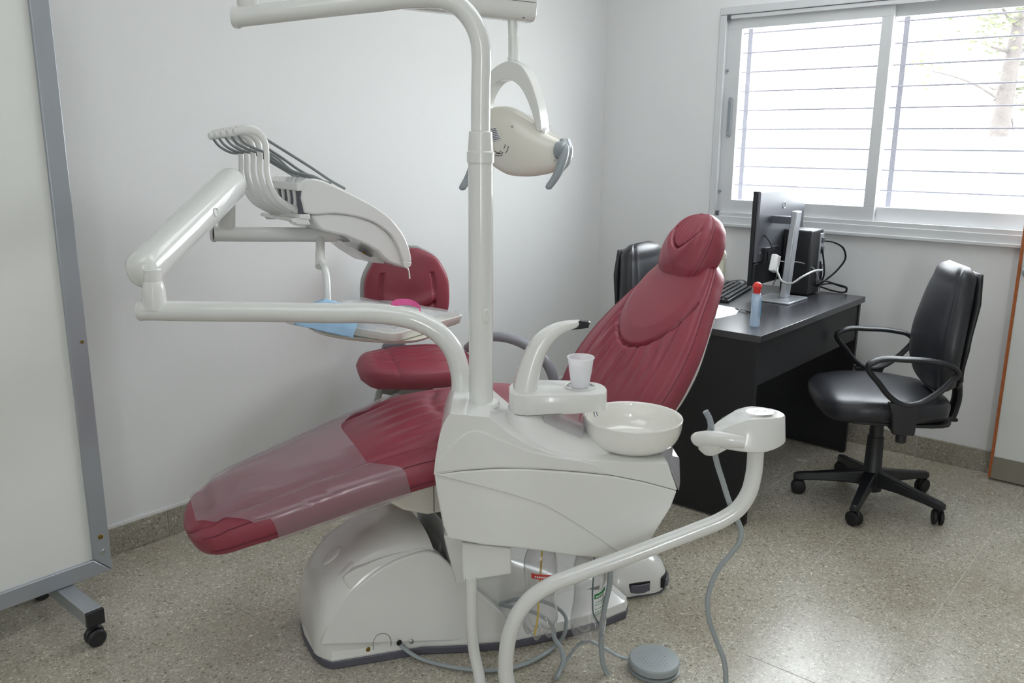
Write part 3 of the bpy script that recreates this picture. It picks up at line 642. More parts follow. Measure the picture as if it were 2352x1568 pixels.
def sd(tt, s):
    g = 0.0
    for k in range(7): g += 0.007 * G(s - (-0.55 + 0.18 * k) - 0.16 * math.sin(tt * 5 + k), 0.035)
    return 0.010 * (1 - s * s) - g * (1 if 0.15 < tt < 0.85 else 0.2) - 0.005 * G(tt - 0.28, 0.02)
c = Cushion([(0.20, 0.02), (0.12, 0.035), (0.0, 0.04), (-0.12, 0.035), (-0.2, 0.02)], [0.15, 0.225, 0.25, 0.23, 0.14], [0.018, 0.034, 0.04, 0.036, 0.02], None, e=0.5)
st = Cushion([(-0.245, 0.0), (-0.225, 0.004), (-0.14, 0.01), (0.0, 0.012), (0.14, 0.01), (0.21, 0.002), (0.225, 0.0)], [0.07, 0.125, 0.205, 0.235, 0.20, 0.11, 0.05], [0.016, 0.034, 0.044, 0.048, 0.044, 0.030, 0.014], sd, e=0.5)
mb = MB(); st.build(mb, 110, 150); o = mb.done('seat', 'burgundy', t, angle=80); o.location = (-0.055, 0.0, 0.505); o.rotation_euler = (0, 0, R(12))
mb = MB(); mb.box((-0.03, 0.0, 0.452), (0.30, 0.09, 0.022)); mb.box((-0.06, -0.02, 0.446), (0.12, 0.2, 0.014)); mb.done('seat_plate', 'midgrey', t, bevel=0.003)
mb = MB(); mb.prism([(-0.235, 0.475), (-0.08, 0.455), (0.12, 0.452), (0.12, 0.42), (-0.1, 0.42), (-0.2, 0.44)], -0.125, -0.118); mb.done('mechanism_plate', 'midgrey', t, bevel=0.001)
mb = MB(); mb.tube([(-0.194, -0.15, 0.49), (-0.208, -0.15, 0.446), (-0.223, -0.15, 0.393), (-0.245, -0.15, 0.339)], [0.010, 0.013, 0.013, 0.013], n=12); mb.tube([(-0.107, -0.15, 0.471), (-0.132, -0.15, 0.444), (-0.176, -0.15, 0.41), (-0.2, -0.15, 0.398), (-0.216, -0.15, 0.401)], [0.009, 0.014, 0.015, 0.013], n=12); mb.done('lever', 'midgrey', t)
mb = MB(); mb.tube([(-0.187, -0.14, 0.504), (-0.192, -0.14, 0.464)], 0.004, n=8); mb.tube([(-0.095, -0.14, 0.476), (-0.097, -0.14, 0.462)], 0.004, n=8); mb.done('bolt', 'darkchrome', t)
bc = [(-0.108, 0.602), (-0.1, 0.975)]
mb = MB(); mb.prism([(-0.215, 0.57), (-0.115, 0.57), (-0.1, 0.43), (-0.08, 0.40), (-0.2, 0.40), (-0.235, 0.45)], 0.17, 0.205); mb.done('back_post', 'stoolgrey', t, bevel=0.012, seg=3)
mb = MB(); mb.box((-0.15, 0.1, 0.425), (0.08, 0.2, 0.02)); mb.done('back_bracket', 'stoolgrey', t, bevel=0.005)
def bdisp(tt, s):
    # front of the oval back: raised rim, sunken panel with a smile-shaped seam and gathers below
    seam = 0.42 - 0.10 * (1 - (s / 0.65) ** 2) if abs(s) < 0.65 else 9
    tz = 1 - tt
    inside = 1 if (abs(s) < 0.62 and 0.18 < tz < 0.85) else 0
    v = 0.010 * (1 - s * s) * math.sin(PI * tt)
    v -= 0.010 * G(abs(s) - 0.62, 0.04) * (1 if 0.15 < tz < 0.75 else 0)
    if abs(s) < 0.65: v -= 0.014 * G(tz - seam, 0.022); v += 0.009 * G(tz - seam - 0.08, 0.06)
    if abs(s) < 0.62 and tz < seam: v += 0.0045 * math.sin(s * 42 + 2 * s * s) * G(seam - tz - 0.08, 0.1)
    return v
bk = Cushion([(0.0, 0.190), (0.0, 0.165), (0.0, 0.1), (0.0, 0.0), (0.0, -0.1), (0.0, -0.165), (0.0, -0.190)], [0.05, 0.105, 0.158, 0.178, 0.16, 0.105, 0.05], [0.012, 0.022, 0.03, 0.032, 0.03, 0.022, 0.012], bdisp, e=0.55)
mb = MB(); mb.tube([bk.at(1 - (0.42 - 0.10 * (1 - (q / 0.65) ** 2)), math.acos(sp(q, 1 / 0.55)), -0.0002) for q in [-0.62 + 1.24 * k / 30 for k in range(31)]], 0.0012, n=5, smooth=False); o = mb.done('seam_line', 'stitch', t); o.location = (-0.105, 0.15, 0.788); o.rotation_euler = (0, 0, R(-82))
mb = MB(); bk.build(mb, 100, 140); o = mb.done('backrest', 'burgundy', t, angle=80); o.location = (-0.105, 0.15, 0.788); o.rotation_euler = (R(0), R(0), R(-82))
bs = Cushion([(0.0, 0.196), (0.0, 0.168), (0.0, 0.1), (0.0, 0.0), (0.0, -0.1), (0.0, -0.168), (0.0, -0.196)], [0.055, 0.11, 0.165, 0.186, 0.167, 0.11, 0.055], [0.008, 0.014, 0.018, 0.018, 0.018, 0.014, 0.008], None, e=0.5)
mb = MB(); bs.build(mb, 50, 60); o = mb.done('back_shell', 'midgrey', t, angle=80); o.location = (-0.115, 0.178, 0.79); o.rotation_euler = (0, 0, R(-82))
mb = MB(); mb.tube([(0.147, 0.12, 0.559), (0.191, 0.08, 0.606), (0.249, 0.03, 0.631), (0.304, 0, 0.632), (0.373, -0.02, 0.609), (0.434, -0.04, 0.568), (0.473, -0.05, 0.515), (0.491, -0.05, 0.46), (0.476, -0.04, 0.401), (0.43, -0.02, 0.359), (0.352, 0.02, 0.338)], 0.025, n=14, flat=0.85); mb.done('arm_loop', 'stoolgrey', t)
mb = MB(); mb.tube([(0.352, 0.02, 0.338), (0.225, 0.02, 0.35), (0.116, 0, 0.395), (-0.026, 0, 0.407)], 0.012, n=10); mb.done('arm_support', 'stoolgrey', t)

# ------------------------------------------------------------------ dental chair (frame K: +X towards the headrest, -Y towards the photographer)
t = thing('dental_chair', 'reclined burgundy dental chair with clear plastic over the legrest and a domed white base', 'dental chair', (1.66, 1.69, 0), -24)
chair = t
half = [(-0.425, 0.0), (-0.42, 0.08), (-0.405, 0.13), (-0.385, 0.155), (-0.139, 0.19), (-0.02, 0.235), (0.11, 0.272), (0.269, 0.288), (0.40, 0.285), (0.485, 0.27), (0.508, 0.245), (0.515, 0.12), (0.515, 0.0)]
full = [(x, -y) for x, y in half] + [(x, y) for x, y in reversed(half[1:-1])]
def offs(out, d):
    n = len(out); res = []
    for i in range(n):
        a = Vector(out[i - 1]); b = Vector(out[i]); c = Vector(out[(i + 1) % n])
        e1 = (b - a).normalized(); e2 = (c - b).normalized(); nn = Vector((e1.y, -e1.x)) + Vector((e2.y, -e2.x))
        nn.normalize(); res.append((b.x + nn.x * d, b.y + nn.y * d))
    return res
mb = MB(); mb.prism(offs(full, 0.003), 0.0, 0.024, 'z'); mb.done('base_rim', 'rubber_trim', t, bevel=0.004)
mb = MB(); mb.rings([[V(x, y, 0.024) for x, y in full], [V(x, y, 0.03) for x, y in offs(full, 0.002)], [V(x, y, 0.052) for x, y in offs(full, -0.004)], [V(x, y, 0.075) for x, y in offs(full, -0.05)], [V(x, y, 0.08) for x, y in offs(full, -0.09)]]); mb.done('base_plate', 'plastic', t, bevel=0.002)
# front dome cover: sections along X
def dome(stations, name, mt='plastic', tilt=0.0, n=40, e=0.55):
    rg = []
    X = [s[0] for s in stations]
    for i in range(41):
        q = i / 40; s0 = stations[0][0]; s1 = stations[-1][0]; x = s0 + (s1 - s0) * (q ** 1.4 if name == 'dome_cover' else q)
        w = interp(X, [s[1] for s in stations], x); h = interp(X, [s[2] for s in stations], x)
        ring = []
        for k in range(n + 1):
            a = PI * k / n
            y = w * sp(math.cos(a), e); z = 0.034 + (h - 0.034) * sp(math.sin(a), 0.75)
            ring.append(V(x + tilt * z * (q ** 2), y, z))
        ring.append(V(x, -w, 0.03)); ring.append(V(x, w, 0.03))
        rg.append(ring)
    mb = MB(); mb.rings(rg); return mb.done(name, mt, t, angle=50)
sxs = [(a.x, a.y, a.z) for a in spl([(-0.422, 0.10, 0.06), (-0.415, 0.122, 0.14), (-0.39, 0.148, 0.215), (-0.34, 0.158, 0.275), (-0.27, 0.168, 0.318), (-0.18, 0.18, 0.345), (-0.09, 0.195, 0.352), (-0.04, 0.205, 0.345)], 5)]
dome(sxs, 'dome_cover', tilt=-0.16)
# lower flank panel on each side of the dome, falling to the rear
for s in (-1, 1):
    arc = [(-0.411, 0.078), (-0.4, 0.105), (-0.377, 0.146), (-0.347, 0.188), (-0.311, 0.223), (-0.273, 0.249), (-0.235, 0.27), (-0.201, 0.283), (-0.149, 0.295), (-0.098, 0.298), (-0.031, 0.232), (0.045, 0.146), (0.123, 0.061), (0.157, 0.014)]
    a2 = spl2(arc, 4)
    rg = [[V(x, s * (0.13 + 0.0 * x), z) for x, z in a2], [V(x, s * (interp([-0.4, -0.14, 0.11], [0.150, 0.187, 0.262], x) - 0.10 * max(0, z - 0.05) * 1.2 + 0.004), z) for x, z in a2]]
    mb = MB(); mb.rings(rg); mb.done('side_cover', 'plastic', t, bevel=0.006, seg=3)
    a3 = spl2([(-0.336, 0.254), (-0.323, 0.264), (-0.277, 0.28), (-0.216, 0.295), (-0.16, 0.301), (-0.11, 0.3), (-0.111, 0.261), (-0.218, 0.246), (-0.304, 0.201)], 4, True)
    mb = MB(); mb.rings([[V(x, s * 0.11, z) for x, z in a3], [V(x, s * (interp([-0.4, -0.14, 0.11], [0.146, 0.176, 0.24], x) - 0.16 * max(0, z - 0.05) + 0.012), z) for x, z in a3]]); mb.done('dome_ridge', 'plastic', t, bevel=0.008, seg=3)
# rear cover sloping down to the plate
rr = [(-0.03, 0.15, 0.17), (0.05, 0.17, 0.20), (0.16, 0.18, 0.20), (0.28, 0.19, 0.15), (0.38, 0.18, 0.11), (0.45, 0.16, 0.088)]
dome(rr, 'rear_cover', e=0.35)
# oval foot marks on the dome
for x, y, z in ((-0.345, -0.035, 0.276), (-0.325, -0.10, 0.262)):
    mb = MB(); mb.ball((x, y, z), 0.034, (1.0, 0.6, 0.22), 20, Matrix.Rotation(R(-40), 3, 'Y')); mb.done('oval_boss', 'plastic', t)
# scissor arm and column between base and seat
mb = MB(); mb.prism([(-0.07, 0.18), (0.10, 0.12), (0.20, 0.44), (0.02, 0.47)], -0.09, 0.09); mb.done('lift_arm', 'midgrey', t, bevel=0.008)
mb = MB(); mb.prism([(-0.02, 0.12), (0.16, 0.10), (0.13, 0.30), (-0.05, 0.36)], -0.13, 0.13); mb.done('column_cover', 'midgrey', t, bevel=0.006)
mb = MB(); mb.prism([(-0.27, 0.535), (-0.235, 0.475), (-0.17, 0.425), (-0.10, 0.398), (0.30, 0.392), (0.44, 0.47), (0.46, 0.55)], -0.15, 0.15); mb.done('seat_housing', 'plastic_warm', t, bevel=0.012, seg=3)
mb = MB(); mb.box((-0.082, -0.1505, 0.46), (0.002, 0.002, 0.11)); mb.done('housing_seam', 'seam', t)
# small fittings low on the near side
for px_, mt_ in zip([(-0.294, -0.193, 0.06), (-0.174, -0.206, 0.059)], ('brass', 'chrome')):
    mb = MB(); mb.lathe([(0, 0), (0.007, 0), (0.005, 0.004), (0, 0.005)], px_, 12, axis=(0.2, -1, 0)); mb.done('screw', mt_, t)
mb = MB(); mb.tube([V(*p) for p in [(-0.279, -0.192, 0.054), (-0.278, -0.192, 0.079), (-0.267, -0.192, 0.095), (-0.25, -0.193, 0.097), (-0.235, -0.195, 0.086), (-0.23, -0.197, 0.069), (-0.231, -0.198, 0.055)]], 0.0008, n=6); mb.done('knockout_outline', 'seam', t)
mb = MB(); mb.lathe([(0, 0), (0.008, 0), (0.008, 0.002), (0, 0.002)], [(-0.209, -0.202, 0.063)][0], 18, axis=(0.25, -1, 0)); mb.done('hose_hole', 'darkhole', t)

# seat and legrest in one upholstered slab
LT = 0.0
def leg_disp(tt, s):
    v = 0.016 * (1 - s * s)
    v -= 0.010 * G(abs(s) - 0.70, 0.045) * (1 if tt < 0.80 else 0.3)
    v += 0.0055 * math.sin(s * 26 + 3 * math.sin(tt * 7)) * G(tt - 0.57, 0.075)
    if abs(s) < 0.75: v -= 0.008 * G(tt - (0.66 - 0.05 * (1 - (s / 0.7) ** 2)), 0.012); v += 0.008 * G(tt - 0.83, 0.1)
    v += 0.0035 * math.sin(tt * 46 + 2.5 * s) * G(s, 0.55) * (1 if 0.60 < tt < 0.98 else 0.15)
    v -= 0.006 * G(tt - 0.06, 0.012) * (1 if abs(s) > 0 else 0)
    return v
leg = Cushion([(-0.712, 0.402), (-0.706, 0.405), (-0.695, 0.409), (-0.67, 0.42), (-0.58, 0.45), (-0.42, 0.493), (-0.24, 0.54), (-0.08, 0.572), (0.10, 0.585), (0.28, 0.575), (0.46, 0.56)],
              [0.035, 0.072, 0.11, 0.148, 0.185, 0.215, 0.245, 0.27, 0.285, 0.285, 0.26], [0.010, 0.019, 0.028, 0.038, 0.046, 0.05, 0.052, 0.054, 0.055, 0.055, 0.045], leg_disp, e=0.45)
mb = MB(); leg.build(mb, 190, 190); mb.done('seat_cushion', 'burgundy', t, angle=80)
# seams of the slab side
for off_a, nm in ((-0.10, 'piping'), (0.42, 'piping')):
    for side in (0, 1):
        mb = MB(); pts = [leg.at(k / 60, (PI - off_a) if side else off_a + (2 * PI if False else 0), 0.0008) for k in range(2, 59)]
        mb.tube(pts, 0.0012, n=6, smooth=False); mb.done(nm, 'stitch', t)
# clear plastic cover wrapped over the legrest
mb = MB(); NA, NT = 70, 90; rg = []
a0, a1 = R(-22), R(200)
for i in range(NT + 1):
    ring = []
    for k in range(NA + 1):
        a = a0 + (a1 - a0) * k / NA; s = sp(math.cos(a), 0.45)
        lo = 0.035 + 0.105 * max(0, abs(s) - 0.55) / 0.45 + (0.03 if math.sin(a) < 0.3 else 0)
        hi = 0.392 + 0.20 * G(s - 1.0, 0.33) + 0.062 * G(s + 1.0, 0.16)
        tt = lo + (hi - lo) * i / NT
        wr_ = 0.0015 + 0.0022 * math.sin(s * 15 + tt * 24) * math.sin(tt * 9 + s) ** 2 + 0.0015 * math.sin(tt * 70 + 8 * s) * G(s + 0.7, 0.25)
        ring.append(leg.at(tt, a, 0.0075 + abs(wr_)))
    rg.append(ring)
mb.rings(rg, caps=False, closed=False); o = mb.done('plastic_cover', 'film', t, angle=90); lab(o, 'clear creased plastic sheet over the legrest')

# backrest
def back_disp(tt, s):
    # tt 0 = top (headrest end), 1 = bottom; s -1 = photographer's side
    v = 0.014 * (1 - s * s)
    tz = 1 - tt
    U = 0.41 + 0.25 * (abs(s / 0.74) ** 2.0) if abs(s) < 0.86 else 9
    v -= 0.013 * G(tz - U, 0.010)
    if tz > U: v += 0.010 * min(1, (tz - U) / 0.1)
    elif abs(s) < 0.66:
        v += 0.0042 * (math.sin((s * (1 + 0.8 * tz)) * 30) + 0.5 * math.sin(s * 53 + 4 * tz)) * G(U - tz - 0.09, 0.14)
        v -= 0.004 * G(s - 0.05 - 0.5 * (tz - 0.3), 0.03)
    v -= 0.005 * G(s + 0.66, 0.022) * (1 if tz < 0.62 else 0) + 0.005 * G(s - 0.66, 0.022) * (1 if tz < 0.62 else 0)
    v -= 0.0045 * G(abs(s) - 0.90, 0.02)
    return v
bkc = Cushion(list(reversed([(0.90, 1.035), (0.885, 1.015), (0.845, 0.965), (0.79, 0.90), (0.70, 0.785), (0.63, 0.69), (0.57, 0.60), (0.535, 0.54)])),
              list(reversed([0.085, 0.125, 0.165, 0.205, 0.262, 0.280, 0.268, 0.245])), list(reversed([0.016, 0.03, 0.036, 0.038, 0.04, 0.042, 0.042, 0.034])), lambda q, s: back_disp(1 - q, s), e=0.42)
mb = MB(); mb.tube([bkc.at(0.41 + 0.25 * (abs(q / 0.74) ** 2.0), math.acos(sp(q, 1 / 0.42)), -0.0002) for q in [-0.84 + 1.66 * k / 60 for k in range(61)]], 0.0011, n=5, smooth=False); mb.done('seam_line', 'stitch', t)
mb = MB(); bkc.build(mb, 230, 240); mb.done('backrest', 'burgundy', t, angle=80)
for side in (0, 1):
    mb = MB(); an = math.acos(0.965 ** (1 / 0.42) if True else 1); a_ = 0.36
    pts = [bkc.at(k / 70, (PI - a_) if side else a_, 0.0006) for k in range(3, 69)]
    mb.tube(pts, 0.0011, n=6, smooth=False); mb.done('stitching', 'stitch', t)
shell = Cushion([(0.92, 1.0), (0.865, 0.92), (0.80, 0.83), (0.72, 0.72), (0.65, 0.62), (0.61, 0.55)], [0.07, 0.14, 0.19, 0.235, 0.235, 0.2], [0.01, 0.018, 0.022, 0.024, 0.024, 0.018], None, e=0.4)
mb = MB(); shell.build(mb, 50, 60); mb.done('backrest_shell', 'plastic', t, angle=80)
mb = MB(); mb.prism([(0.40, 0.50), (0.62, 0.50), (0.72, 0.66), (0.66, 0.70), (0.50, 0.53)], -0.10, 0.10); mb.done('recline_bracket', 'plastic_warm', t, bevel=0.01)
# headrest
def head_disp(tt, s):
    tz = 1 - tt
    v = 0.016 * (1 - s * s) * math.sin(PI * max(0.02, min(0.98, tt)))
    U = 0.42 + 0.26 * abs(s / 0.55) ** 1.8 if abs(s) < 0.62 else 9
    v -= 0.013 * G(tz - U, 0.020)
    if tz > U: v -= 0.004 * G(s, 0.5); v += 0.0018 * math.sin(s * 40) * G(tz - U - 0.12, 0.15)
    else: v += 0.005 * G(U - tz - 0.12, 0.1)
    v -= 0.0045 * G(abs(s) - 0.86, 0.03)
    return v
hd_ = Cushion(list(reversed([(0.918, 1.184), (0.914, 1.173), (0.905, 1.152), (0.890, 1.118), (0.868, 1.074), (0.847, 1.032), (0.832, 1.000), (0.821, 0.978), (0.816, 0.966)])),
              list(reversed([0.026, 0.058, 0.088, 0.109, 0.120, 0.116, 0.100, 0.070, 0.034])), list(reversed([0.010, 0.022, 0.034, 0.043, 0.048, 0.046, 0.040, 0.026, 0.012])), lambda q, s: head_disp(1 - q, s), e=0.52)
mb = MB(); mb.tube([hd_.at(0.42 + 0.26 * abs(q / 0.55) ** 1.8, math.acos(sp(q, 1 / 0.52)), -0.0002) for q in [-0.58 + 1.16 * k / 40 for k in range(41)]], 0.001, n=5, smooth=False); mb.done('seam_line', 'stitch', t)
mb = MB(); hd_.build(mb, 130, 160); mb.done('headrest', 'burgundy', t, angle=80)
mb = MB()
for side in (0, 1):
    a_ = 0.45; mb.tube([hd_.at(k / 50, (PI - a_) if side else a_, 0.0005) for k in range(4, 46)], 0.001, n=6, smooth=False)
mb.done('stitching', 'stitch', t)
mb = MB(); mb.tube([(0.905, 0, 0.92), (0.94, 0, 0.97), (0.945, 0, 1.03), (0.915, 0, 1.07)], 0.016, n=12, flat=0.5); mb.done('headrest_bar', 'steel', t)
mb = MB(); mb.ball((0.945, -0.03, 1.06), 0.022, (1, 1.6, 1), 18); mb.done('headrest_knob', 'cream', t)

# ------------------------------------------------------------------ treatment unit (frame U)
u = thing('dental_unit', 'white spittoon unit with round bowl and tall pole in front of the dental chair', 'dental unit', (1.51, 1.395, 0), -48)
YF, YB = -0.125, 0.125
upper = [(-0.113, 0.625), (-0.109, 0.662), (-0.099, 0.719), (-0.089, 0.752), (-0.08, 0.768), (-0.071, 0.779), (-0.024, 0.774), (0.022, 0.77), (0.069, 0.728), (0.117, 0.698), (0.164, 0.678), (0.207, 0.667), (0.26, 0.659), (0.355, 0.655), (0.455, 0.651), (0.481, 0.582)] + list(reversed([(-0.113, 0.623), (-0.046, 0.634), (0.038, 0.64), (0.102, 0.639), (0.165, 0.636), (0.25, 0.629), (0.324, 0.62), (0.4, 0.604), (0.479, 0.581)]))
mb = MB(); mb.prism(upper, YF, YB); mb.done('upper_housing', 'plastic', u, bevel=0.006, seg=4)
seamtop = [(-0.112, 0.623), (-0.046, 0.632), (0.038, 0.638), (0.102, 0.638), (0.165, 0.634), (0.25, 0.627), (0.325, 0.618), (0.4, 0.602), (0.48, 0.579)]
lower = seamtop + [(0.468, 0.538), (0.416, 0.44), (0.389, 0.404), (0.321, 0.397), (0.234, 0.404), (0.158, 0.417), (0.082, 0.427), (0.007, 0.435), (-0.047, 0.446), (-0.08, 0.453), (-0.092, 0.486), (-0.1, 0.532), (-0.107, 0.578)]
mb = MB(); mb.prism(lower, YF + 0.003, YB - 0.003); mb.done('lower_housing', 'plastic', u, bevel=0.005, seg=3)
crest = seamtop[0:1] + seamtop[1:] + [(0.468, 0.538), (0.416, 0.44), (0.388, 0.406), (0.342, 0.416), (0.298, 0.449), (0.248, 0.485), (0.199, 0.517), (0.156, 0.543), (0.081, 0.569), (0.007, 0.591), (-0.057, 0.608)]
mb = MB(); mb.prism(offs(crest, 0.0) , YF - 0.002, YF + 0.01); mb.done('front_panel', 'plastic', u, bevel=0.0035, seg=3)
# raised wave on the upper housing
wave = [(-0.105, 0.661), (-0.087, 0.679), (-0.061, 0.71), (-0.03, 0.734), (-0.012, 0.739), (0.012, 0.732), (0.059, 0.71), (0.117, 0.686), (0.175, 0.672), (0.238, 0.661), (0.281, 0.651), (0.324, 0.622), (0.25, 0.63), (0.165, 0.637), (0.102, 0.641), (0.038, 0.641), (-0.046, 0.635), (-0.109, 0.628)]
mb = MB(); mb.prism(wave, YF - 0.0025, YF + 0.01); mb.done('front_wave', 'plastic', u, bevel=0.004, seg=3)
# bracket box below, and rear bracket to the chair
mb = MB(); mb.prism([(-0.048, 0.431), (0.076, 0.415), (0.078, 0.344), (-0.047, 0.323)], -0.10, 0.02); mb.done('bracket_box', 'plastic', u, bevel=0.004)
mb = MB(); mb.prism([(-0.101, 0.391), (0.028, 0.391), (0.028, 0.273), (-0.054, 0.247), (-0.068, 0.247)], 0.02, 0.118); mb.done('rear_bracket', 'plastic', u, bevel=0.006)
mb = MB(); mb.box((0.10, 0.17, 0.50), (0.16, 0.12, 0.09)); mb.done('chair_bracket', 'plastic_warm', u, bevel=0.01)
# clear guard at the right end
gr_ = [(0.464, 0.665), (0.487, 0.659), (0.492, 0.596), (0.49, 0.57), (0.476, 0.607), (0.465, 0.635)]
mb = MB(); mb.prism(gr_, -0.11, 0.10); mb.done('end_guard', 'clearplastic', u, bevel=0.004)
# lamp pole
mb = MB(); mb.lathe([(0.0, 0.757), (0.046, 0.757), (0.048, 0.763), (0.044, 0.770), (0.032, 0.772), (0.0, 0.772)], (0, 0, 0), 40); mb.done('pole_collar', 'plastic', u)
mb = MB(); mb.lathe([(0, 0.72), (0.0305, 0.72), (0.0295, 1.37), (0.0, 1.37)], (0, 0, 0), 40); mb.done('pole', 'enamel', u)
mb = MB(); mb.lathe([(0.0, 1.36), (0.0325, 1.36), (0.0325, 1.384), (0.030, 1.387), (0.0275, 1.430), (0.0255, 1.432), (0, 1.432)], (0, 0, 0), 40); mb.done('pole_sleeve', 'plastic', u)
mb = MB(); mb.tube([(0, 0, 1.433), (0.001, 0, 1.532), (0.002, 0, 1.599), (-0.001, 0, 1.632), (-0.017, 0, 1.673), (-0.049, 0, 1.708), (-0.092, 0, 1.724), (-0.142, 0.01, 1.726), (-0.254, 0.03, 1.718), (-0.408, 0.05, 1.704), (-0.576, 0.075, 1.688)], 0.0228, n=28, n_s=8); mb.done('upper_pole', 'enamel', u)
pz = [(-0.576, 0.075, 1.688)][0]
mb = MB(); mb.lathe([(0, -0.004), (0.0235, -0.004), (0.0245, 0.0), (0.0245, 0.008), (0.023, 0.01)], pz, 28, axis=(1, -0.1, 0.0)); mb.done('pole_end_cap', 'plastic', u)
mb = MB(); mb.prism([(-0.004, -0.018), (0.004, -0.018), (0.0075, -0.010), (0.0075, 0.010), (0.004, 0.018), (-0.004, 0.018), (-0.0075, 0.010), (-0.0075, -0.010)], -0.004, 0.004); mb.done('pole_button', 'plastic', u, bevel=0.003, seg=3, loc=(0.012, -0.0265, 0.995), rot=(0, 0, R(22)))
# cup-filler tower
TY = 0.02
tow = [(0.071, 0.718), (0.076, 0.759), (0.08, 0.794), (0.088, 0.832), (0.101, 0.874), (0.121, 0.914), (0.145, 0.945), (0.18, 0.965), (0.213, 0.973), (0.245, 0.976)] + list(reversed([(0.144, 0.718), (0.144, 0.753), (0.144, 0.8), (0.149, 0.832), (0.156, 0.869), (0.168, 0.901), (0.186, 0.928), (0.213, 0.95), (0.237, 0.957)]))
n_ = 10
lft = spl2([(0.068, 0.689), (0.071, 0.724), (0.076, 0.759), (0.08, 0.794), (0.088, 0.832), (0.101, 0.874), (0.121, 0.914), (0.145, 0.943), (0.18, 0.964), (0.213, 0.973), (0.247, 0.976)], 4)
rgt = spl2([(0.176, 0.659), (0.162, 0.701), (0.146, 0.748), (0.142, 0.801), (0.149, 0.837), (0.157, 0.871), (0.167, 0.899), (0.183, 0.923), (0.204, 0.942), (0.224, 0.952), (0.241, 0.957)], 4)
rg = []
for i, (a, b) in enumerate(zip(lft, rgt)):
    q = i / (len(lft) - 1); c = Vector(((a[0] + b[0]) / 2, TY, (a[1] + b[1]) / 2)); h = Vector(((b[0] - a[0]) / 2, 0, (b[1] - a[1]) / 2)); dp = 0.055 * (1 - q) ** 0.8 + 0.011
    rg.append([c + h * sp(math.cos(x), 0.7) + V(0, dp, 0) * sp(math.sin(x), 0.7) for x in [2 * PI * k / 32 for k in range(32)]])
mb = MB(); mb.rings(rg); tower = mb.done('filler_tower', 'plastic', u, angle=60)
tip = [(0.213, 0.951), (0.245, 0.976), (0.27, 0.973), (0.272, 0.968), (0.268, 0.962), (0.27, 0.958), (0.251, 0.955)]
mb = MB(); mb.prism(tip, TY - 0.011, TY + 0.011); mb.done('spout_tip', 'darkchrome', u, bevel=0.003, seg=3)
mb = MB(); mb.tube([(0.268, 0.01, 0.974), (0.27, 0.01, 0.971)], 0.003, n=8, smooth=False); mb.done('spout_rim', 'chrome', u)
# cup shelf
sh_front = [(0.142, 0.819), (0.211, 0.813), (0.259, 0.813), (0.288, 0.819), (0.303, 0.824)]
zt = 0.802
shz = zt
shp = spl2([(0.072, -0.015), (0.086, -0.042), (0.115, -0.056)], 4) + [(0.20, -0.056)] + spl2([(0.285, -0.050), (0.308, -0.040), (0.316, -0.020), (0.318, 0.02), (0.305, 0.055), (0.265, 0.075), (0.20, 0.084), (0.12, 0.084), (0.082, 0.062), (0.072, 0.03)], 4)
mb = MB(); mb.rings([[V(0.008 + x * 0.975, y * 0.96, shz - 0.056 + 0.012 * max(0, x - 0.1) / 0.2) for x, y in shp], [V(x, y, shz - 0.051 + 0.012 * max(0, x - 0.1) / 0.2) for x, y in shp], [V(x - 0.001, y, shz - 0.003) for x, y in shp], [V(0.004 + x * 0.98, y * 0.96, shz) for x, y in shp]]); mb.done('cup_shelf', 'plastic', u, angle=40)
mb = MB(); mb.tube([V(x, y, shz - 0.0535 + 0.012 * max(0, x - 0.1) / 0.2) for x, y in shp[:10]], 0.0007, n=5, smooth=False); mb.done('shelf_seam', 'seam', u)
mb = MB(); mb.lathe([(0.036, 0.0), (0.040, 0.001), (0.0405, 0.003), (0.037, 0.0035), (0.036, 0.002)], (0.252, 0.02, shz - 0.0005), 36); mb.done('cup_ring', 'plastic', u)
for a in range(5):
    an = R(72 * a + 20); mb = MB(); mb.box((0.252 + 0.031 * math.cos(an), 0.02 + 0.031 * math.sin(an), shz + 0.0005), (0.010, 0.003, 0.001), Matrix.Rotation(an + PI / 2, 3, 'Z')); mb.done('drain_slot', 'greyplastic', u)
mb = MB(); mb.tube([(0.288, 0.0, 0.76), (0.289, -0.01, 0.742), (0.292, -0.012, 0.734)], 0.005, n=12); mb.done('rinse_nozzle', 'chrome', u)
# flared foot of the tower and clear splash guard
mb = MB(); rg = []
lf = spl2([(0.06, 0.741), (0.065, 0.729), (0.072, 0.706), (0.083, 0.683), (0.105, 0.666)], 4)
base_l = [(0.045, 0.765), (0.05, 0.745), (0.07, 0.72), (0.11, 0.695), (0.17, 0.672)]
for (sxc, syc, z, ax, ay) in ((0.116, 0.015, 0.750, 0.047, 0.066), (0.122, 0.015, 0.735, 0.058, 0.074), (0.136, 0.013, 0.715, 0.078, 0.086), (0.158, 0.010, 0.692, 0.108, 0.098), (0.185, 0.008, 0.668, 0.15, 0.108), (0.20, 0.006, 0.63, 0.185, 0.114)):
    rg.append([V(sxc + ax * sp(math.cos(x), 0.8), syc + ay * sp(math.sin(x), 0.8), z) for x in [2 * PI * k / 40 for k in range(40)]])
mb.rings(rg); mb.done('tower_foot', 'plastic', u, angle=80)
gp = [(0.151, 0.751), (0.166, 0.718), (0.187, 0.689), (0.209, 0.666), (0.227, 0.655), (0.239, 0.668), (0.255, 0.719), (0.213, 0.753)]
mb = MB(); g2 = spl2(gp, 3, True); mb.rings([[V(x, -0.055, z) for x, z in g2], [V(x + 0.012, 0.02, z + 0.01) for x, z in g2]]); mb.done('splash_guard', 'clearplastic', u, angle=60)
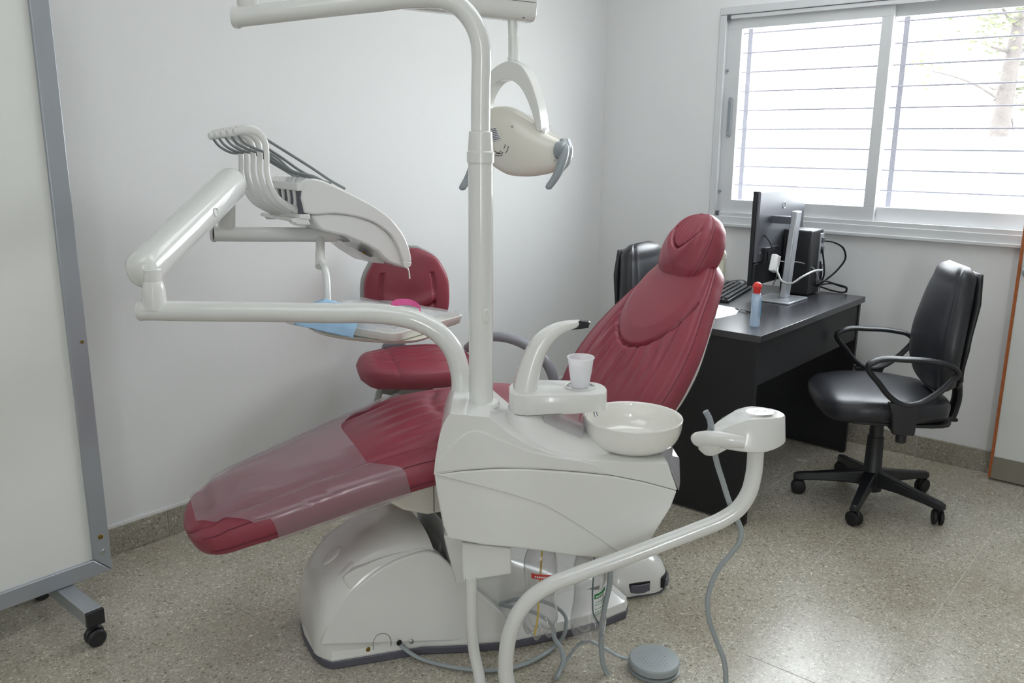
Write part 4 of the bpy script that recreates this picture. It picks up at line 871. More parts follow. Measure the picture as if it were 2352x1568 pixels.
# bowl
bc_ = [(0.387, 0, 0.728)][0]
BX, BY, BZ = bc_
Rb = 0.1265
prof = [(0, BZ - 0.079), (0.055, BZ - 0.079), (0.088, BZ - 0.073), (0.111, BZ - 0.056), (0.1225, BZ - 0.030), (Rb - 0.0005, BZ - 0.004), (Rb, BZ + 0.0005), (Rb - 0.0015, BZ + 0.003), (Rb - 0.005, BZ + 0.002), (0.1195, BZ - 0.018), (0.1135, BZ - 0.043), (0.097, BZ - 0.061), (0.06, BZ - 0.068), (0, BZ - 0.069)]
mb = MB(); mb.lathe(spl2(prof, 3), (BX, BY, 0), 72); mb.done('spittoon_bowl', 'ceramic', u)
mb = MB(); mb.lathe([(0, 0.60), (0.05, 0.60), (0.05, BZ - 0.077), (0, BZ - 0.077)], (BX, BY, 0), 32); mb.done('bowl_seat', 'plastic', u)
mb = MB(); mb.lathe([(0, 0), (0.014, 0), (0.015, 0.002), (0.0, 0.002)], (BX, BY, BZ - 0.0695), 20); mb.done('drain', 'chrome', u)
# assistant arm: thin down tube, wide bent tube, holder head
A1 = [(-0.025, -0.1, 0.337), (-0.024, -0.1, 0.27), (-0.023, -0.1, 0.183), (-0.017, -0.1, 0.12), (-0.005, -0.11, 0.063), (0.004, -0.13, 0.013)]
A2 = [(0.064, -0.2, 0.063), (0.062, -0.2, 0.137), (0.064, -0.2, 0.191), (0.073, -0.2, 0.245), (0.094, -0.2, 0.298), (0.128, -0.2, 0.341), (0.175, -0.2, 0.373), (0.238, -0.2, 0.399), (0.331, -0.2, 0.435), (0.434, -0.2, 0.477), (0.515, -0.2, 0.511), (0.576, -0.2, 0.539), (0.611, -0.2, 0.566), (0.632, -0.2, 0.602), (0.642, -0.2, 0.652), (0.643, -0.2, 0.695), (0.641, -0.2, 0.738)]
A1 = [V(*p) for p in A1]; A2 = [V(*p) for p in A2]
mb = MB(); mb.tube(A1 + [V(0.015, -0.16, -0.0 + 0.045), V(0.04, -0.19, 0.043)], [0.0148, 0.0148, 0.0148], n=20); mb.done('down_tube', 'enamel', u)
mb = MB(); mb.tube([V(0.035, -0.185, 0.042)] + A2, 0.0192, n=26); mb.done('arm_tube', 'enamel', u)
# holder head
HX = [(0.514, 0.749), (0.54, 0.786), (0.555, 0.8), (0.589, 0.816), (0.619, 0.823), (0.659, 0.821), (0.69, 0.816), (0.699, 0.808), (0.711, 0.745), (0.697, 0.727), (0.672, 0.714), (0.606, 0.718), (0.544, 0.725), (0.521, 0.728)]
topo = [(0.541, 0.772), (0.589, 0.814), (0.634, 0.823), (0.69, 0.812), (0.7, 0.802)]
def px3(l): return l
mb = MB()
pl = [(0.497, 0.045, 0.0), ]
# plan outline of the head (local XY) and sloping top
hp = spl2([(0.525, -0.215), (0.575, -0.245), (0.635, -0.255), (0.685, -0.235), (0.712, -0.195), (0.700, -0.155), (0.64, -0.145), (0.585, -0.165), (0.53, -0.185)], 5, True)
def ht(x): return interp([0.52, 0.56, 0.60, 0.64, 0.72], [0.757, 0.785, 0.803, 0.806, 0.798], x)
def hb(x): return interp([0.52, 0.56, 0.64, 0.72], [0.738, 0.728, 0.724, 0.735], x)
cxh, cyh = 0.63, -0.20
mb.rings([[V(cxh + (x - cxh) * 0.93 * 1.0, cyh + (y - cyh) * 0.9, hb(x)) for x, y in hp], [V(x, y, hb(x) + 0.004) for x, y in hp], [V(cxh + (x - cxh) * 0.93, cyh + (y - cyh) * 0.86, ht(x) - 0.003) for x, y in hp], [V(cxh + (x - cxh) * 0.90, cyh + (y - cyh) * 0.80, ht(x)) for x, y in hp]])
mb.done('holder_head', 'plastic', u, angle=50)
mb = MB(); mb.lathe([(0, 0), (0.024, 0), (0.025, 0.001), (0.0, 0.0012)], (0.645, -0.20, 0.806), 28, axis=(0.0, 0.0, 1), mod=lambda r, z, a: (r * (1 + 0.25 * math.cos(a) ** 2), z)); mb.done('keypad', 'ceramic', u)
for k in range(4):
    mb = MB(); mb.box((0.632 + 0.009 * k, -0.203 + 0.007 * (k % 2), 0.8075), (0.006, 0.0025, 0.0008)); mb.done('key_print', 'greyplastic', u)
mb = MB(); mb.tube([(0.598, -0.252, 0.752), (0.56, -0.243, 0.754), (0.52, -0.222, 0.750), (0.503, -0.206, 0.742), (0.50, -0.192, 0.738)], [0.012, 0.014, 0.015, 0.014, 0.010], n=14, flat=1.25, upv=(0, 0, 1)); mb.done('holder_ring', 'plastic', u)
mb = MB(); mb.lathe([(0, -0.030), (0.014, -0.029), (0.026, -0.018), (0.030, 0.0), (0.024, 0.012), (0, 0.014)], (0.533, -0.205, 0.735), 28); mb.done('socket', 'plastic', u)
mb = MB(); mb.prism([(0.545, 0.71), (0.575, 0.727), (0.60, 0.73), (0.60, 0.737), (0.54, 0.737)], -0.225, -0.19); mb.done('socket_latch', 'plastic', u, bevel=0.003)
mb = MB(); mb.tube([(0.519, -0.2, 0.808), (0.529, -0.2, 0.791), (0.534, -0.2, 0.772), (0.535, -0.19, 0.754)], [0.007, 0.007, 0.0075, 0.007], n=14); mb.done('suction_tip', 'greyplastic', u)
mb = MB(); mb.tube([(0.544, -0.2, 0.717), (0.551, -0.2, 0.69), (0.573, -0.19, 0.631), (0.6, -0.175, 0.564), (0.623, -0.165, 0.519), (0.631, -0.17, 0.499), (0.628, -0.18, 0.475), (0.611, -0.18, 0.443), (0.584, -0.18, 0.406), (0.567, -0.18, 0.365), (0.559, -0.18, 0.318), (0.565, -0.18, 0.265), (0.587, -0.18, 0.204), (0.606, -0.19, 0.156), (0.615, -0.19, 0.1), (0.612, -0.2, 0.058)], 0.0066, n=14); mb.done('suction_hose', 'hose', u)
hs = [(0.34, -0.02, 0.335), (0.34, -0.02, 0.271), (0.33, -0.02, 0.208), (0.324, -0.02, 0.156), (0.323, -0.02, 0.09), (0.331, -0.02, 0.031), (0.349, -0.02, -0.016)]
mb = MB(); mb.tube(hs, 0.0075, n=12); mb.done('drain_hose', 'hose', u)

# tray arm and handpiece head -----------------------------------------------------------
d = thing('delivery_arm', 'white jointed arm carrying the handpiece head and instrument tray over the legrest', 'instrument arm', (1.51, 1.395, 0), -48)
mb = MB(); mb.tube([(-0.054, 0.085, 0.697), (-0.053, 0.085, 0.769), (-0.054, 0.085, 0.81), (-0.063, 0.085, 0.854), (-0.078, 0.085, 0.89), (-0.101, 0.085, 0.919), (-0.129, 0.085, 0.942), (-0.165, 0.085, 0.959), (-0.213, 0.085, 0.971), (-0.273, 0.085, 0.978), (-0.384, 0.085, 0.979), (-0.561, 0.085, 0.982), (-0.726, 0.085, 0.983), (-0.867, 0.085, 0.985)], 0.0258, n=28, n_s=6); mb.done('lower_tube', 'enamel', d)
e0 = V(*[(-0.867, 0.085, 0.985)][0])
mb = MB(); mb.lathe([(0, -0.003), (0.025, -0.003), (0.0265, 0), (0.0265, 0.006)], e0, 28, axis=(1, 0, 0)); mb.done('tube_cap', 'plastic', d)
j = V(*[(-0.828, 0.085, 0.985)][0])
mb = MB(); mb.lathe([(0, 0.0), (0.030, 0.0), (0.0285, 0.035), (0.027, 0.055), (0.024, 0.068), (0.0225, 0.07), (0.0225, 0.10), (0, 0.10)], j + V(0, 0, 0.005), 32); mb.done('swivel_joint', 'plastic', d)
sa = [V(*p) for p in [(-0.856, 0.11, 1.087), (-0.85, 0.134, 1.104), (-0.826, 0.248, 1.15), (-0.797, 0.384, 1.208), (-0.774, 0.518, 1.257), (-0.763, 0.574, 1.277)]]
rgp = spl(sa, 8); T0 = (rgp[-1] - rgp[0]).normalized()
side = T0.cross(V(0, 0, 1)).normalized(); upn = side.cross(T0)
def capsule(p0, p1, rs, rz, name, mt, par, n=32, cap=0.05, e=1.0, rings=10):
    Tn = (p1 - p0).normalized(); L = (p1 - p0).length; sd_ = Tn.cross(V(0, 0, 1)).normalized(); un = sd_.cross(Tn); rg = []
    for i in range(rings + 1):
        a = PI / 2 * i / rings; rg.append((p0 - Tn * (cap * math.cos(a)), max(0.02, math.sin(a))))
    for i in range(1, 8): rg.append((p0 + Tn * (L * i / 8), 1.0))
    for i in range(rings + 1):
        a = PI / 2 * i / rings; rg.append((p1 + Tn * (cap * math.sin(a)), max(0.02, math.cos(a))))
    m_ = MB(); m_.rings([[c + sd_ * (rs * k * sp(math.cos(x), e)) + un * (rz * k * sp(math.sin(x), e)) for x in [2 * PI * q / n for q in range(n)]] for c, k in rg])
    return m_.done(name, mt, par, angle=70)
capsule(sa[0], sa[-1], 0.044, 0.050, 'spring_arm', 'enamel', d, cap=0.042, e=0.9)
mb = MB(); mb.tube([sa[0] + (sa[-1] - sa[0]) * q - V(0, 0, 0.022) + side * 0.0385 * (1 if side.y < 0 else -1) for q in (-0.05, 0.5, 1.05)], 0.0007, n=6, smooth=False); mb.done('arm_seam', 'seam', d)
mid = sa[0] + (sa[-1] - sa[0]) * 0.62 + side * 0.0435 * (1 if side.y < 0 else -1) + V(0, 0, 0.004)
mb = MB(); mb.lathe([(0, -0.004), (0.013, -0.004), (0.013, 0.002), (0.011, 0.003), (0.006, -0.001), (0, -0.001)], mid, 24, axis=side * (1 if side.y < 0 else -1)); mb.done('arm_plug', 'plastic', d)
jt = [V(*p) for p in [(-0.788, 0.611, 1.213), (-0.804, 0.645, 1.184), (-0.81, 0.658, 1.149)]]
mb = MB(); mb.cyl(jt[0] + V(0, 0, 0.03), jt[2] - V(0, 0, 0.01), 0.025, 0.027, n=24); mb.done('elbow_post', 'plastic', d)
mb = MB(); mb.tube([(-0.846, 0.632, 1.121), (-0.714, 0.698, 1.113), (-0.544, 0.825, 1.099), (-0.466, 0.883, 1.092)], 0.0238, n=26, smooth=False); mb.done('upper_tube', 'enamel', d)
mb = MB(); q = V(*[(-0.846, 0.632, 1.121)][0]); mb.lathe([(0, -0.003), (0.024, -0.003), (0.025, 0), (0.025, 0.006)], q, 28, axis=(1, 0, 0)); mb.done('tube_cap', 'plastic', d)
mb = MB(); mb.tube([(-0.547, 0.802, 1.088), (-0.539, 0.751, 1.048)], 0.0145, n=18, smooth=False); mb.tube([(-0.539, 0.751, 1.051), (-0.531, 0.7, 1.009)], 0.0155, n=18, smooth=False); mb.done('tray_socket', 'plastic', d)
mb = MB(); mb.tube([(-0.526, 0.704, 1.026), (-0.519, 0.691, 1.016), (-0.503, 0.646, 0.999), (-0.497, 0.628, 0.967), (-0.493, 0.605, 0.915)], 0.0118, n=16); mb.done('tray_post', 'enamel', d)

# handpiece head (frame H), a child of the delivery arm
ux = V(1.51, 1.395, 0)
def toU(p, hd_from=-12, org=(1.624, 2.255)):
    a = R(hd_from); w = V(org[0] + math.cos(a) * p[0] - math.sin(a) * p[1], org[1] + math.sin(a) * p[0] + math.cos(a) * p[1], p[2]) - ux
    b = R(-48); return V(math.cos(b) * w.x + math.sin(b) * w.y, -math.sin(b) * w.x + math.cos(b) * w.y, w.z)
def prismH(mb, out, y0, y1): mb.rings([[toU((a, y0, b)) for a, b in out], [toU((a, y1, b)) for a, b in out]]); return mb
HW = 0.26
up_o = spl2([(-0.011, 1.232), (0.003, 1.278), (0.025, 1.29), (0.05, 1.289), (0.093, 1.273), (0.139, 1.252), (0.207, 1.219), (0.275, 1.179), (0.311, 1.151), (0.339, 1.119), (0.36, 1.089), (0.375, 1.055), (0.385, 1.017), (0.386, 0.997)], 3) + list(reversed(spl2([(-0.002, 1.185), (0.029, 1.178), (0.102, 1.178), (0.15, 1.171), (0.199, 1.159), (0.242, 1.143), (0.277, 1.12), (0.305, 1.097), (0.322, 1.071), (0.338, 1.038), (0.351, 0.998)], 3)))
mb = MB(); prismH(mb, up_o, 0.0, HW); mb.done('head_cover', 'plastic', d, bevel=0.006, seg=3)
lo_o = spl2([(0.025, 1.177), (0.105, 1.177), (0.202, 1.159), (0.28, 1.12), (0.326, 1.07), (0.355, 0.997)], 3) + [(0.366, 0.978), (0.335, 0.988), (0.298, 1.003), (0.274, 1.024), (0.258, 1.043), (0.218, 1.068), (0.139, 1.103), (0.065, 1.123), (0.05, 1.131), (0.036, 1.154)]
mb = MB(); prismH(mb, lo_o, 0.006, HW - 0.01); mb.done('head_underside', 'plastic', d, bevel=0.010, seg=3)
mb = MB(); prismH(mb, [(0.351, 1.004), (0.386, 0.998), (0.382, 0.985), (0.364, 0.977), (0.353, 0.986)], 0.0, HW * 0.4); mb.done('tail_cap', 'plastic', d, bevel=0.002)
# open end of the head: frame, slots and whip arms
xa = [(-0.011, 1.232)][0]; zT = xa[1] + 0.058; zB = xa[1] - 0.05
xF = xa[0]
mb = MB(); prismH(mb, [(xF - 0.012, zT - 0.036), (xF - 0.010, zT - 0.012), (xF + 0.03, zT + 0.002), (xF + 0.03, zT - 0.036)], 0.002, HW); mb.done('end_frame', 'plastic', d, bevel=0.003)
mb = MB(); prismH(mb, [(xF - 0.012, zT - 0.036), (xF + 0.01, zT - 0.036), (xF + 0.012, zB), (xF - 0.006, zB)], HW - 0.018, HW); mb.done('end_frame', 'plastic', d, bevel=0.003)
mb = MB(); prismH(mb, [(xF - 0.008, zB - 0.014), (xF + 0.03, zB - 0.02), (xF + 0.03, zB - 0.002), (xF - 0.006, zB)], 0.002, HW); mb.done('end_frame', 'plastic', d, bevel=0.003)
mb = MB(); prismH(mb, [(xF - 0.003, zT - 0.034), (xF + 0.004, zT - 0.034), (xF + 0.008, zB), (xF - 0.001, zB)], 0.004, HW - 0.016); mb.done('slot_shade_plate', 'rubber_trim', d)  # dark plate on the solid end; its colour stands for the opening's inner shade
for k, yy in enumerate((0.03, 0.075, 0.12, 0.165, 0.21)):
    mb = MB(); prismH(mb, [(xF - 0.010, zT - 0.036), (xF - 0.003, zT - 0.036), (xF + 0.0, zB + 0.045), (xF - 0.003, zB), (xF - 0.012, zB), (xF - 0.007, zB + 0.045)], yy, yy + 0.012); mb.done('slot_rib', 'plastic', d, bevel=0.001)
mb = MB(); mb.tube([toU((-0.035, 0.0, zB - 0.018)), toU((-0.035, HW, zB - 0.018))], 0.011, n=12, smooth=False, flat=0.6); mb.done('front_handle', 'plastic', d)
for yy in (0.004, HW - 0.016):
    mb = MB(); prismH(mb, [(-0.045, zB - 0.012), (0.01, zB - 0.013), (0.02, zB - 0.036), (-0.028, zB - 0.034)], yy, yy + 0.012); mb.done('handle_bracket', 'plastic', d, bevel=0.003)
# bracket with screws under the head
mb = MB(); prismH(mb, [(0.154, 1.081), (0.263, 1.017), (0.304, 1.025), (0.317, 0.99), (0.266, 0.999), (0.209, 1.036)], 0.07, 0.20); mb.done('underside_plate', 'plastic', d, bevel=0.002)
mb = MB(); mb.tube([toU((a, .068, b)) for a, b in [(0.238, 1.038), (0.241, 1.032)]], 0.005, n=8, smooth=False); mb.done('brass_fitting', 'brass', d)
for sx_, sy_ in ((800, 548), (820, 556), (776, 540)):
    pass
mb = MB(); mb.tube([toU((a, .05, b)) for a, b in [(0.394, 0.977), (0.402, 0.96), (0.405, 0.932)]], 0.003, n=8); mb.done('drip_tube', 'ceramic', d)
# five whip arms; near one traced in the near plane and repeated across the head
w_in = [(0.03, zB + 0.0), (-0.02, zB + 0.004)]
wp = [(0.02, 1.182), (-0.033, 1.202), (-0.072, 1.229), (-0.095, 1.269), (-0.104, 1.312), (-0.102, 1.371), (-0.106, 1.404), (-0.128, 1.432), (-0.16, 1.44), (-0.188, 1.436)]
for k, yy in enumerate((0.03, 0.075, 0.12, 0.165, 0.205)):
    pts = [toU((a - 0.004 * k, yy, b - 0.003 * k)) for a, b in wp]
    mb = MB(); mb.tube(pts, [0.011, 0.0105, 0.010, 0.0095, 0.009, 0.009, 0.0105, 0.013, 0.015, 0.013], n=12, flat=0.36, upv=toU((0, 1, 0)) - toU((0, 0, 0))); wh = mb.done('whip_arm', 'plastic', d)
    mb = MB(); a, b = wp[-1]; mb.tube([toU((a + 0.02 - 0.004 * k, yy, b + 0.0 - 0.003 * k)), toU((a - 0.012 - 0.004 * k, yy, b - 0.006 - 0.003 * k))], [0.014, 0.011], n=12, smooth=False); mb.done('whip_hook', 'plastic', wh)
    # hose: from hook, sagging behind, back over the head
    hk = (a - 0.004 * k, b - 0.012 - 0.003 * k)
    sg = [toU((hk[0], yy, hk[1])), toU((hk[0] + 0.02, yy + 0.01, hk[1] - 0.022)), toU((hk[0] + 0.065, yy + 0.015, hk[1] - 0.045)), toU((hk[0] + 0.11, yy + 0.01, hk[1] - 0.06 + 0.004 * k)), toU((-0.02 + 0.01 * k, yy + 0.005, zT + 0.025)), toU((0.05, yy, zT + 0.006)), toU((0.10, yy, zT - 0.02))]
    mb = MB(); mb.tube(sg, 0.0042, n=10); mb.done('handpiece_hose', 'hosedark', wh)
for k, (p0, p1) in enumerate((((608, 318), (792, 434)), ((606, 338), (700, 420)), ((606, 350), (730, 425)))):
    pass
for yy, src in ((0.05, [(-0.097, 1.413), (-0.027, 1.371), (0.058, 1.319), (0.125, 1.276), (0.166, 1.254)]), (0.10, [(-0.08, 1.389), (-0.021, 1.351), (0.036, 1.312), (0.095, 1.283), (0.141, 1.269)])):
    mb = MB(); mb.tube([toU((a, yy, b)) for a, b in src], 0.0045, n=10); mb.done('handpiece_hose', 'hosedark', d)

# instrument tray on its post (part of the delivery arm), in world terms around (1.633, 1.95)
def toUw(p, c=(1.633, 1.95), hd=8):
    a = R(hd); w = V(c[0] + math.cos(a) * p[0] - math.sin(a) * p[1], c[1] + math.sin(a) * p[0] + math.cos(a) * p[1], p[2]) - ux
    b = R(-48); return V(math.cos(b) * w.x + math.sin(b) * w.y, -math.sin(b) * w.x + math.cos(b) * w.y, w.z)
def rrect(hx, hy, r, n=5):
    o = []
    for cx, cy_, a0 in ((hx - r, hy - r, 0), (-hx + r, hy - r, 90), (-hx + r, -hy + r, 180), (hx - r, -hy + r, 270)):
        for k in range(n + 1): a = R(a0 + 90 * k / n); o.append((cx + r * math.cos(a), cy_ + r * math.sin(a)))
    return o
TZ = 0.897
tr1 = rrect(0.165, 0.225, 0.03); tr2 = rrect(0.155, 0.215, 0.028)
mb = MB(); mb.rings([[toUw((x * 0.93, y * 0.95, TZ - 0.026)) for x, y in tr1], [toUw((x * 0.97, y * 0.98, TZ - 0.022)) for x, y in tr1], [toUw((x, y, TZ)) for x, y in tr1], [toUw((x * 0.975, y * 0.98, TZ + 0.001)) for x, y in tr1], [toUw((x * 0.93, y * 0.95, TZ - 0.012)) for x, y in tr1]]); mb.done('tray', 'ceramic', d, angle=50)
hold = spl2([(-0.10, -0.24), (0.02, -0.23), (0.12, -0.12), (0.12, 0.10), (0.05, 0.21), (-0.08, 0.21), (-0.16, 0.10), (-0.17, -0.10)], 5, True)
mb = MB(); mb.rings([[toUw((x * 0.6, y * 0.6, TZ - 0.050)) for x, y in hold], [toUw((x * 0.93, y * 0.93, TZ - 0.038)) for x, y in hold], [toUw((x, y, TZ - 0.0265)) for x, y in hold]]); mb.done('tray_holder', 'plastic_warm', d, angle=50)
mb = MB(); mb.cyl(toUw((0.12, -0.17, TZ - 0.03)), toUw((0.12, -0.17, TZ - 0.048)), 0.006, n=12); mb.done('tray_clip', 'cream', d)

# ------------------------------------------------------------------ operating lamp (frame L)
l = thing('operating_lamp', 'ivory dental operating lamp on an arched yoke, hanging from the arm beside the tall pole', 'lamp', (1.89, 1.617, 0), -78)
# upper arm runs from the swivel above the pole end (behind, left) to the hanger
def W2L(p):
    a = R(-78); wx, wy = p[0] - 1.89, p[1] - 1.617
    return V(math.cos(a) * wx + math.sin(a) * wy, -math.sin(a) * wx + math.cos(a) * wy, p[2])
sw = [(-0.534, -0.463, 1.73), (-0.543, -0.448, 1.805)]
mb = MB(); mb.tube([V(*sw[0]) + V(0, 0, 0.012), V(*sw[0]) + V(0, 0, 0.040), V(*sw[1])], [0.0275, 0.0265, 0.024], n=26, smooth=False); mb.done('swivel_joint', 'plastic', l)
A_ = [V(*p) for p in [(-0.564, -0.441, 1.831), (-0.016, 0.091, 1.787)]]
dA = (A_[1] - A_[0]).normalized(); sA = dA.cross(V(0, 0, 1)).normalized(); uA = sA.cross(dA)
mb = MB(); rg = []
for q, ext, k in ((0, -0.03, 0.55), (0, -0.02, 0.9), (0, 0, 1), (1, 0.012, 1), (1, 0.024, 0.96), (1, 0.028, 0.8)):
    c = A_[q] + dA * ext
    rg.append([c + sA * (0.036 * k * sp(math.cos(x), 0.55)) + uA * (0.046 * k * sp(math.sin(x), 0.55)) for x in [2 * PI * i / 28 for i in range(28)]])
mb.rings(rg); mb.done('spring_arm', 'plastic', l, angle=50)
mb = MB(); sgn = 1 if sA.y < 0 else -1; mb.tube([A_[0] + sA * (0.0362 * sgn) + uA * 0.004, A_[1] + dA * 0.02 + sA * (0.0362 * sgn) + uA * 0.004], 0.0008, n=6, smooth=False); mb.done('arm_seam', 'seam', l)
hx_, hy_, hz_ = [(-0.04, 0.068, 1.747)][0]
for xx in (-0.030, 0.027):
    mb = MB(); mb.ball((hx_ + xx, hy_, hz_ + 0.004), 0.011, (1.2, 1, 0.5), 14); mb.done('arm_slot', 'darkhole', l)
mb = MB(); mb.tube([(-0.043, 0.068, 1.753), (-0.035, 0.054, 1.687)], [0.0155, 0.0125, 0.0125], n=22, smooth=False); mb.done('hanger', 'enamel', l)
mb = MB(); mb.tube([(-0.035, 0.057, 1.7), (-0.027, 0.046, 1.642)], [0.0148, 0.0155], n=24, smooth=False); mb.done('hanger_sleeve', 'greyplastic' if False else 'plastic', l)
mb = MB(); mb.tube([(-0.028, 0.046, 1.643), (-0.026, 0.044, 1.629)], 0.0165, n=24, smooth=False); mb.done('hanger_ring', 'plastic', l)
# arched yoke
yo = spl2([(-0.116, 1.485), (-0.104, 1.534), (-0.081, 1.581), (-0.048, 1.613), (-0.002, 1.627), (0.031, 1.615), (0.056, 1.584), (0.076, 1.539), (0.09, 1.492), (0.099, 1.437)], 5)
yi = spl2([(-0.089, 1.485), (-0.081, 1.521), (-0.068, 1.547), (-0.044, 1.571), (-0.007, 1.577), (0.021, 1.564), (0.046, 1.533), (0.063, 1.498), (0.074, 1.469), (0.083, 1.437)], 5)
mb = MB(); rg = []
for (a, b), (c, e_) in zip(yo, yi):
    rg.append([V(a, -0.022, b), V(a, 0.030, b), V(c, 0.030, e_), V(c, -0.022, e_)])
yk_rg = [[V(p.x + 0.0, p.y - 0.0, p.z) for p in r_] for r_ in rg]
mb.rings(yk_rg); mb.done('yoke', 'plastic', l, bevel=0.003, seg=3)
pv = [(0.092, 1.432), (-0.111, 1.439)]
for (x, z), s in ((pv[0], 1), (pv[1], -1)):
    mb = MB(); mb.cyl((x - 0.018, 0.0, z), (x + 0.012, 0.0, z), 0.0165, n=26); mb.done('yoke_pivot', 'plastic', l, bevel=0.005, seg=3)
# lamp head: sections along X, centre line and half height traced, rounded back, flat lens side away
X_ = [1078, 1086, 1100, 1120, 1145, 1168, 1200, 1238, 1262, 1280, 1295, 1305, 1309]
Tt = [(-0.149, 1.417), (-0.137, 1.444), (-0.116, 1.473), (-0.087, 1.497), (-0.051, 1.507), (-0.018, 1.505), (0.027, 1.485), (0.08, 1.451), (0.113, 1.43), (0.137, 1.418), (0.157, 1.406), (0.171, 1.388), (0.177, 1.374)]
Bt = [(-0.149, 1.392), (-0.137, 1.374), (-0.116, 1.36), (-0.087, 1.35), (-0.05, 1.329), (-0.017, 1.315), (0.029, 1.311), (0.082, 1.316), (0.115, 1.324), (0.139, 1.333), (0.159, 1.345), (0.172, 1.359), (0.177, 1.367)]
Dp = [0.012, 0.03, 0.045, 0.058, 0.066, 0.070, 0.070, 0.062, 0.052, 0.044, 0.034, 0.02, 0.008]
TT = spl([(a, b, 0) for a, b in Tt], 5); BB = spl([(a, b, 0) for a, b in Bt], 5); DD = spl([(i, v, 0) for i, v in enumerate(Dp)], 5)
mb = MB(); rg = []
for a, b, dd in zip(TT, BB, DD):
    c = (a + b) / 2; h = (a - b) / 2; tilt = 0.25
    rg.append([V(c.x + h.x * math.sin(x), 0.012 + dd.y * (-0.85 if math.cos(x) > 0 else 1.0) * sp(abs(math.cos(x)), 0.75) - 0.0, c.y + h.y * sp(math.sin(x), 0.9)) for x in [2 * PI * i / 44 for i in range(44)]])
mb.rings(rg); mb.done('lamp_head', 'lampwhite', l, angle=70)
cz = (Tt[5][1] + Bt[5][1]) / 2
mb = MB(); rg = []
for q, k in ((0.050, 0.86), (0.066, 0.80), (0.070, 0.74)):
    rg.append([V(0.005 + 0.118 * k * math.cos(x), q, cz + 0.088 * k * math.sin(x)) for x in [2 * PI * i / 44 for i in range(44)]])
mb.rings(rg); mb.done('lamp_lens', 'clearplastic', l)
# near-side details: ridge, screws, label, vent slots (set onto the head surface)
def surf(x, z):
    i = min(range(len(TT)), key=lambda k: abs((TT[k].x + BB[k].x) / 2 - x)); c = (TT[i] + BB[i]) / 2; h = (TT[i] - BB[i]) / 2
    s = max(-0.98, min(0.98, (z - c.y) / h.y)); s = sp(s, 1 / 0.9); return 0.012 - 0.85 * DD[i].y * sp(math.sqrt(1 - s * s), 0.75)
def onhead(lst): return [V(x, surf(x, z) - 0.0006, z) for x, z in lst]
for p in [(0.017, 1.449), (0.141, 1.36)]:
    mb = MB(); mb.lathe([(0, 0), (0.0035, 0), (0.0035, 0.0015), (0, 0.0015)], V(p[0], surf(*p) + 0.0005, p[1]), 14, axis=(0, -1, 0)); mb.done('screw', 'midgrey', l)
for lst in ([(-0.037, 1.382), (-0.023, 1.377), (-0.015, 1.384)], [(-0.006, 1.39), (-0.002, 1.396), (-0.001, 1.402)], [(-0.037, 1.371), (-0.023, 1.369), (-0.012, 1.372)], [(-0.001, 1.378), (0.006, 1.385), (0.009, 1.397)], [(-0.032, 1.376), (-0.018, 1.375), (-0.009, 1.379)]):
    mb = MB(); mb.tube(onhead(spl2(lst, 3)), 0.0009, n=6, smooth=False); mb.done('vent_slot', 'darkhole', l)
lb = [(-0.052, 1.446), (-0.035, 1.448), (-0.012, 1.412), (-0.04, 1.407)]
mb = MB(); mb.rings([onhead([lb[0], lb[1]]), onhead([((lb[0][0] + lb[3][0]) / 2, (lb[0][1] + lb[3][1]) / 2), ((lb[1][0] + lb[2][0]) / 2, (lb[1][1] + lb[2][1]) / 2)]), onhead([lb[3], lb[2]])], caps=False, closed=False); mb.done('rating_label', 'print_white', l, solid=0.0006)
for k in range(7):
    q = 0.1 + k * 0.125; a = (lb[0][0] + (lb[3][0] - lb[0][0]) * q + 0.001, lb[0][1] + (lb[3][1] - lb[0][1]) * q); b = (lb[1][0] + (lb[2][0] - lb[1][0]) * q - 0.001, lb[1][1] + (lb[2][1] - lb[1][1]) * q)
    mb = MB(); mb.tube([V(p.x, p.y - 0.0006, p.z) for p in onhead([a, b])], 0.0009, n=5, smooth=False); mb.done('print_line', 'print_dark', l)
# handles
h0 = [(0.155, 1.386)][0]
mb = MB(); mb.cyl((h0[0] - 0.012, -0.015, h0[1]), (h0[0] + 0.012, -0.015, h0[1]), 0.024, n=28); mb.done('handle_boss', 'greyplastic', l, bevel=0.004)
for yy, pts in ((0, [(0.149, 0.01, 1.41), (0.164, -0.011, 1.387), (0.17, -0.043, 1.346), (0.164, -0.067, 1.312), (0.152, -0.079, 1.29)]), (1, [(-0.084, -0.077, 1.384), (-0.059, -0.118, 1.355), (-0.048, -0.155, 1.327), (-0.051, -0.174, 1.304), (-0.054, -0.192, 1.286)])):
    mb = MB(); mb.tube(pts, [0.012, 0.0145, 0.0125, 0.0105, 0.0095], n=16); mb.done('handle', 'silver' if False else 'greyplastic', l)
    e_ = V(*pts[-1]); mb = MB(); mb.ball(e_, 0.0094, (1, 1, 0.8), 14); mb.done('handle_end', 'greyplastic', l)
mb = MB(); mb.tube([(0.155, 0.026, 1.413), (0.167, 0.014, 1.386), (0.169, -0.007, 1.351), (0.16, -0.017, 1.331)], [0.009, 0.012, 0.009, 0.005], n=14); mb.done('handle_guard', 'silver', l)

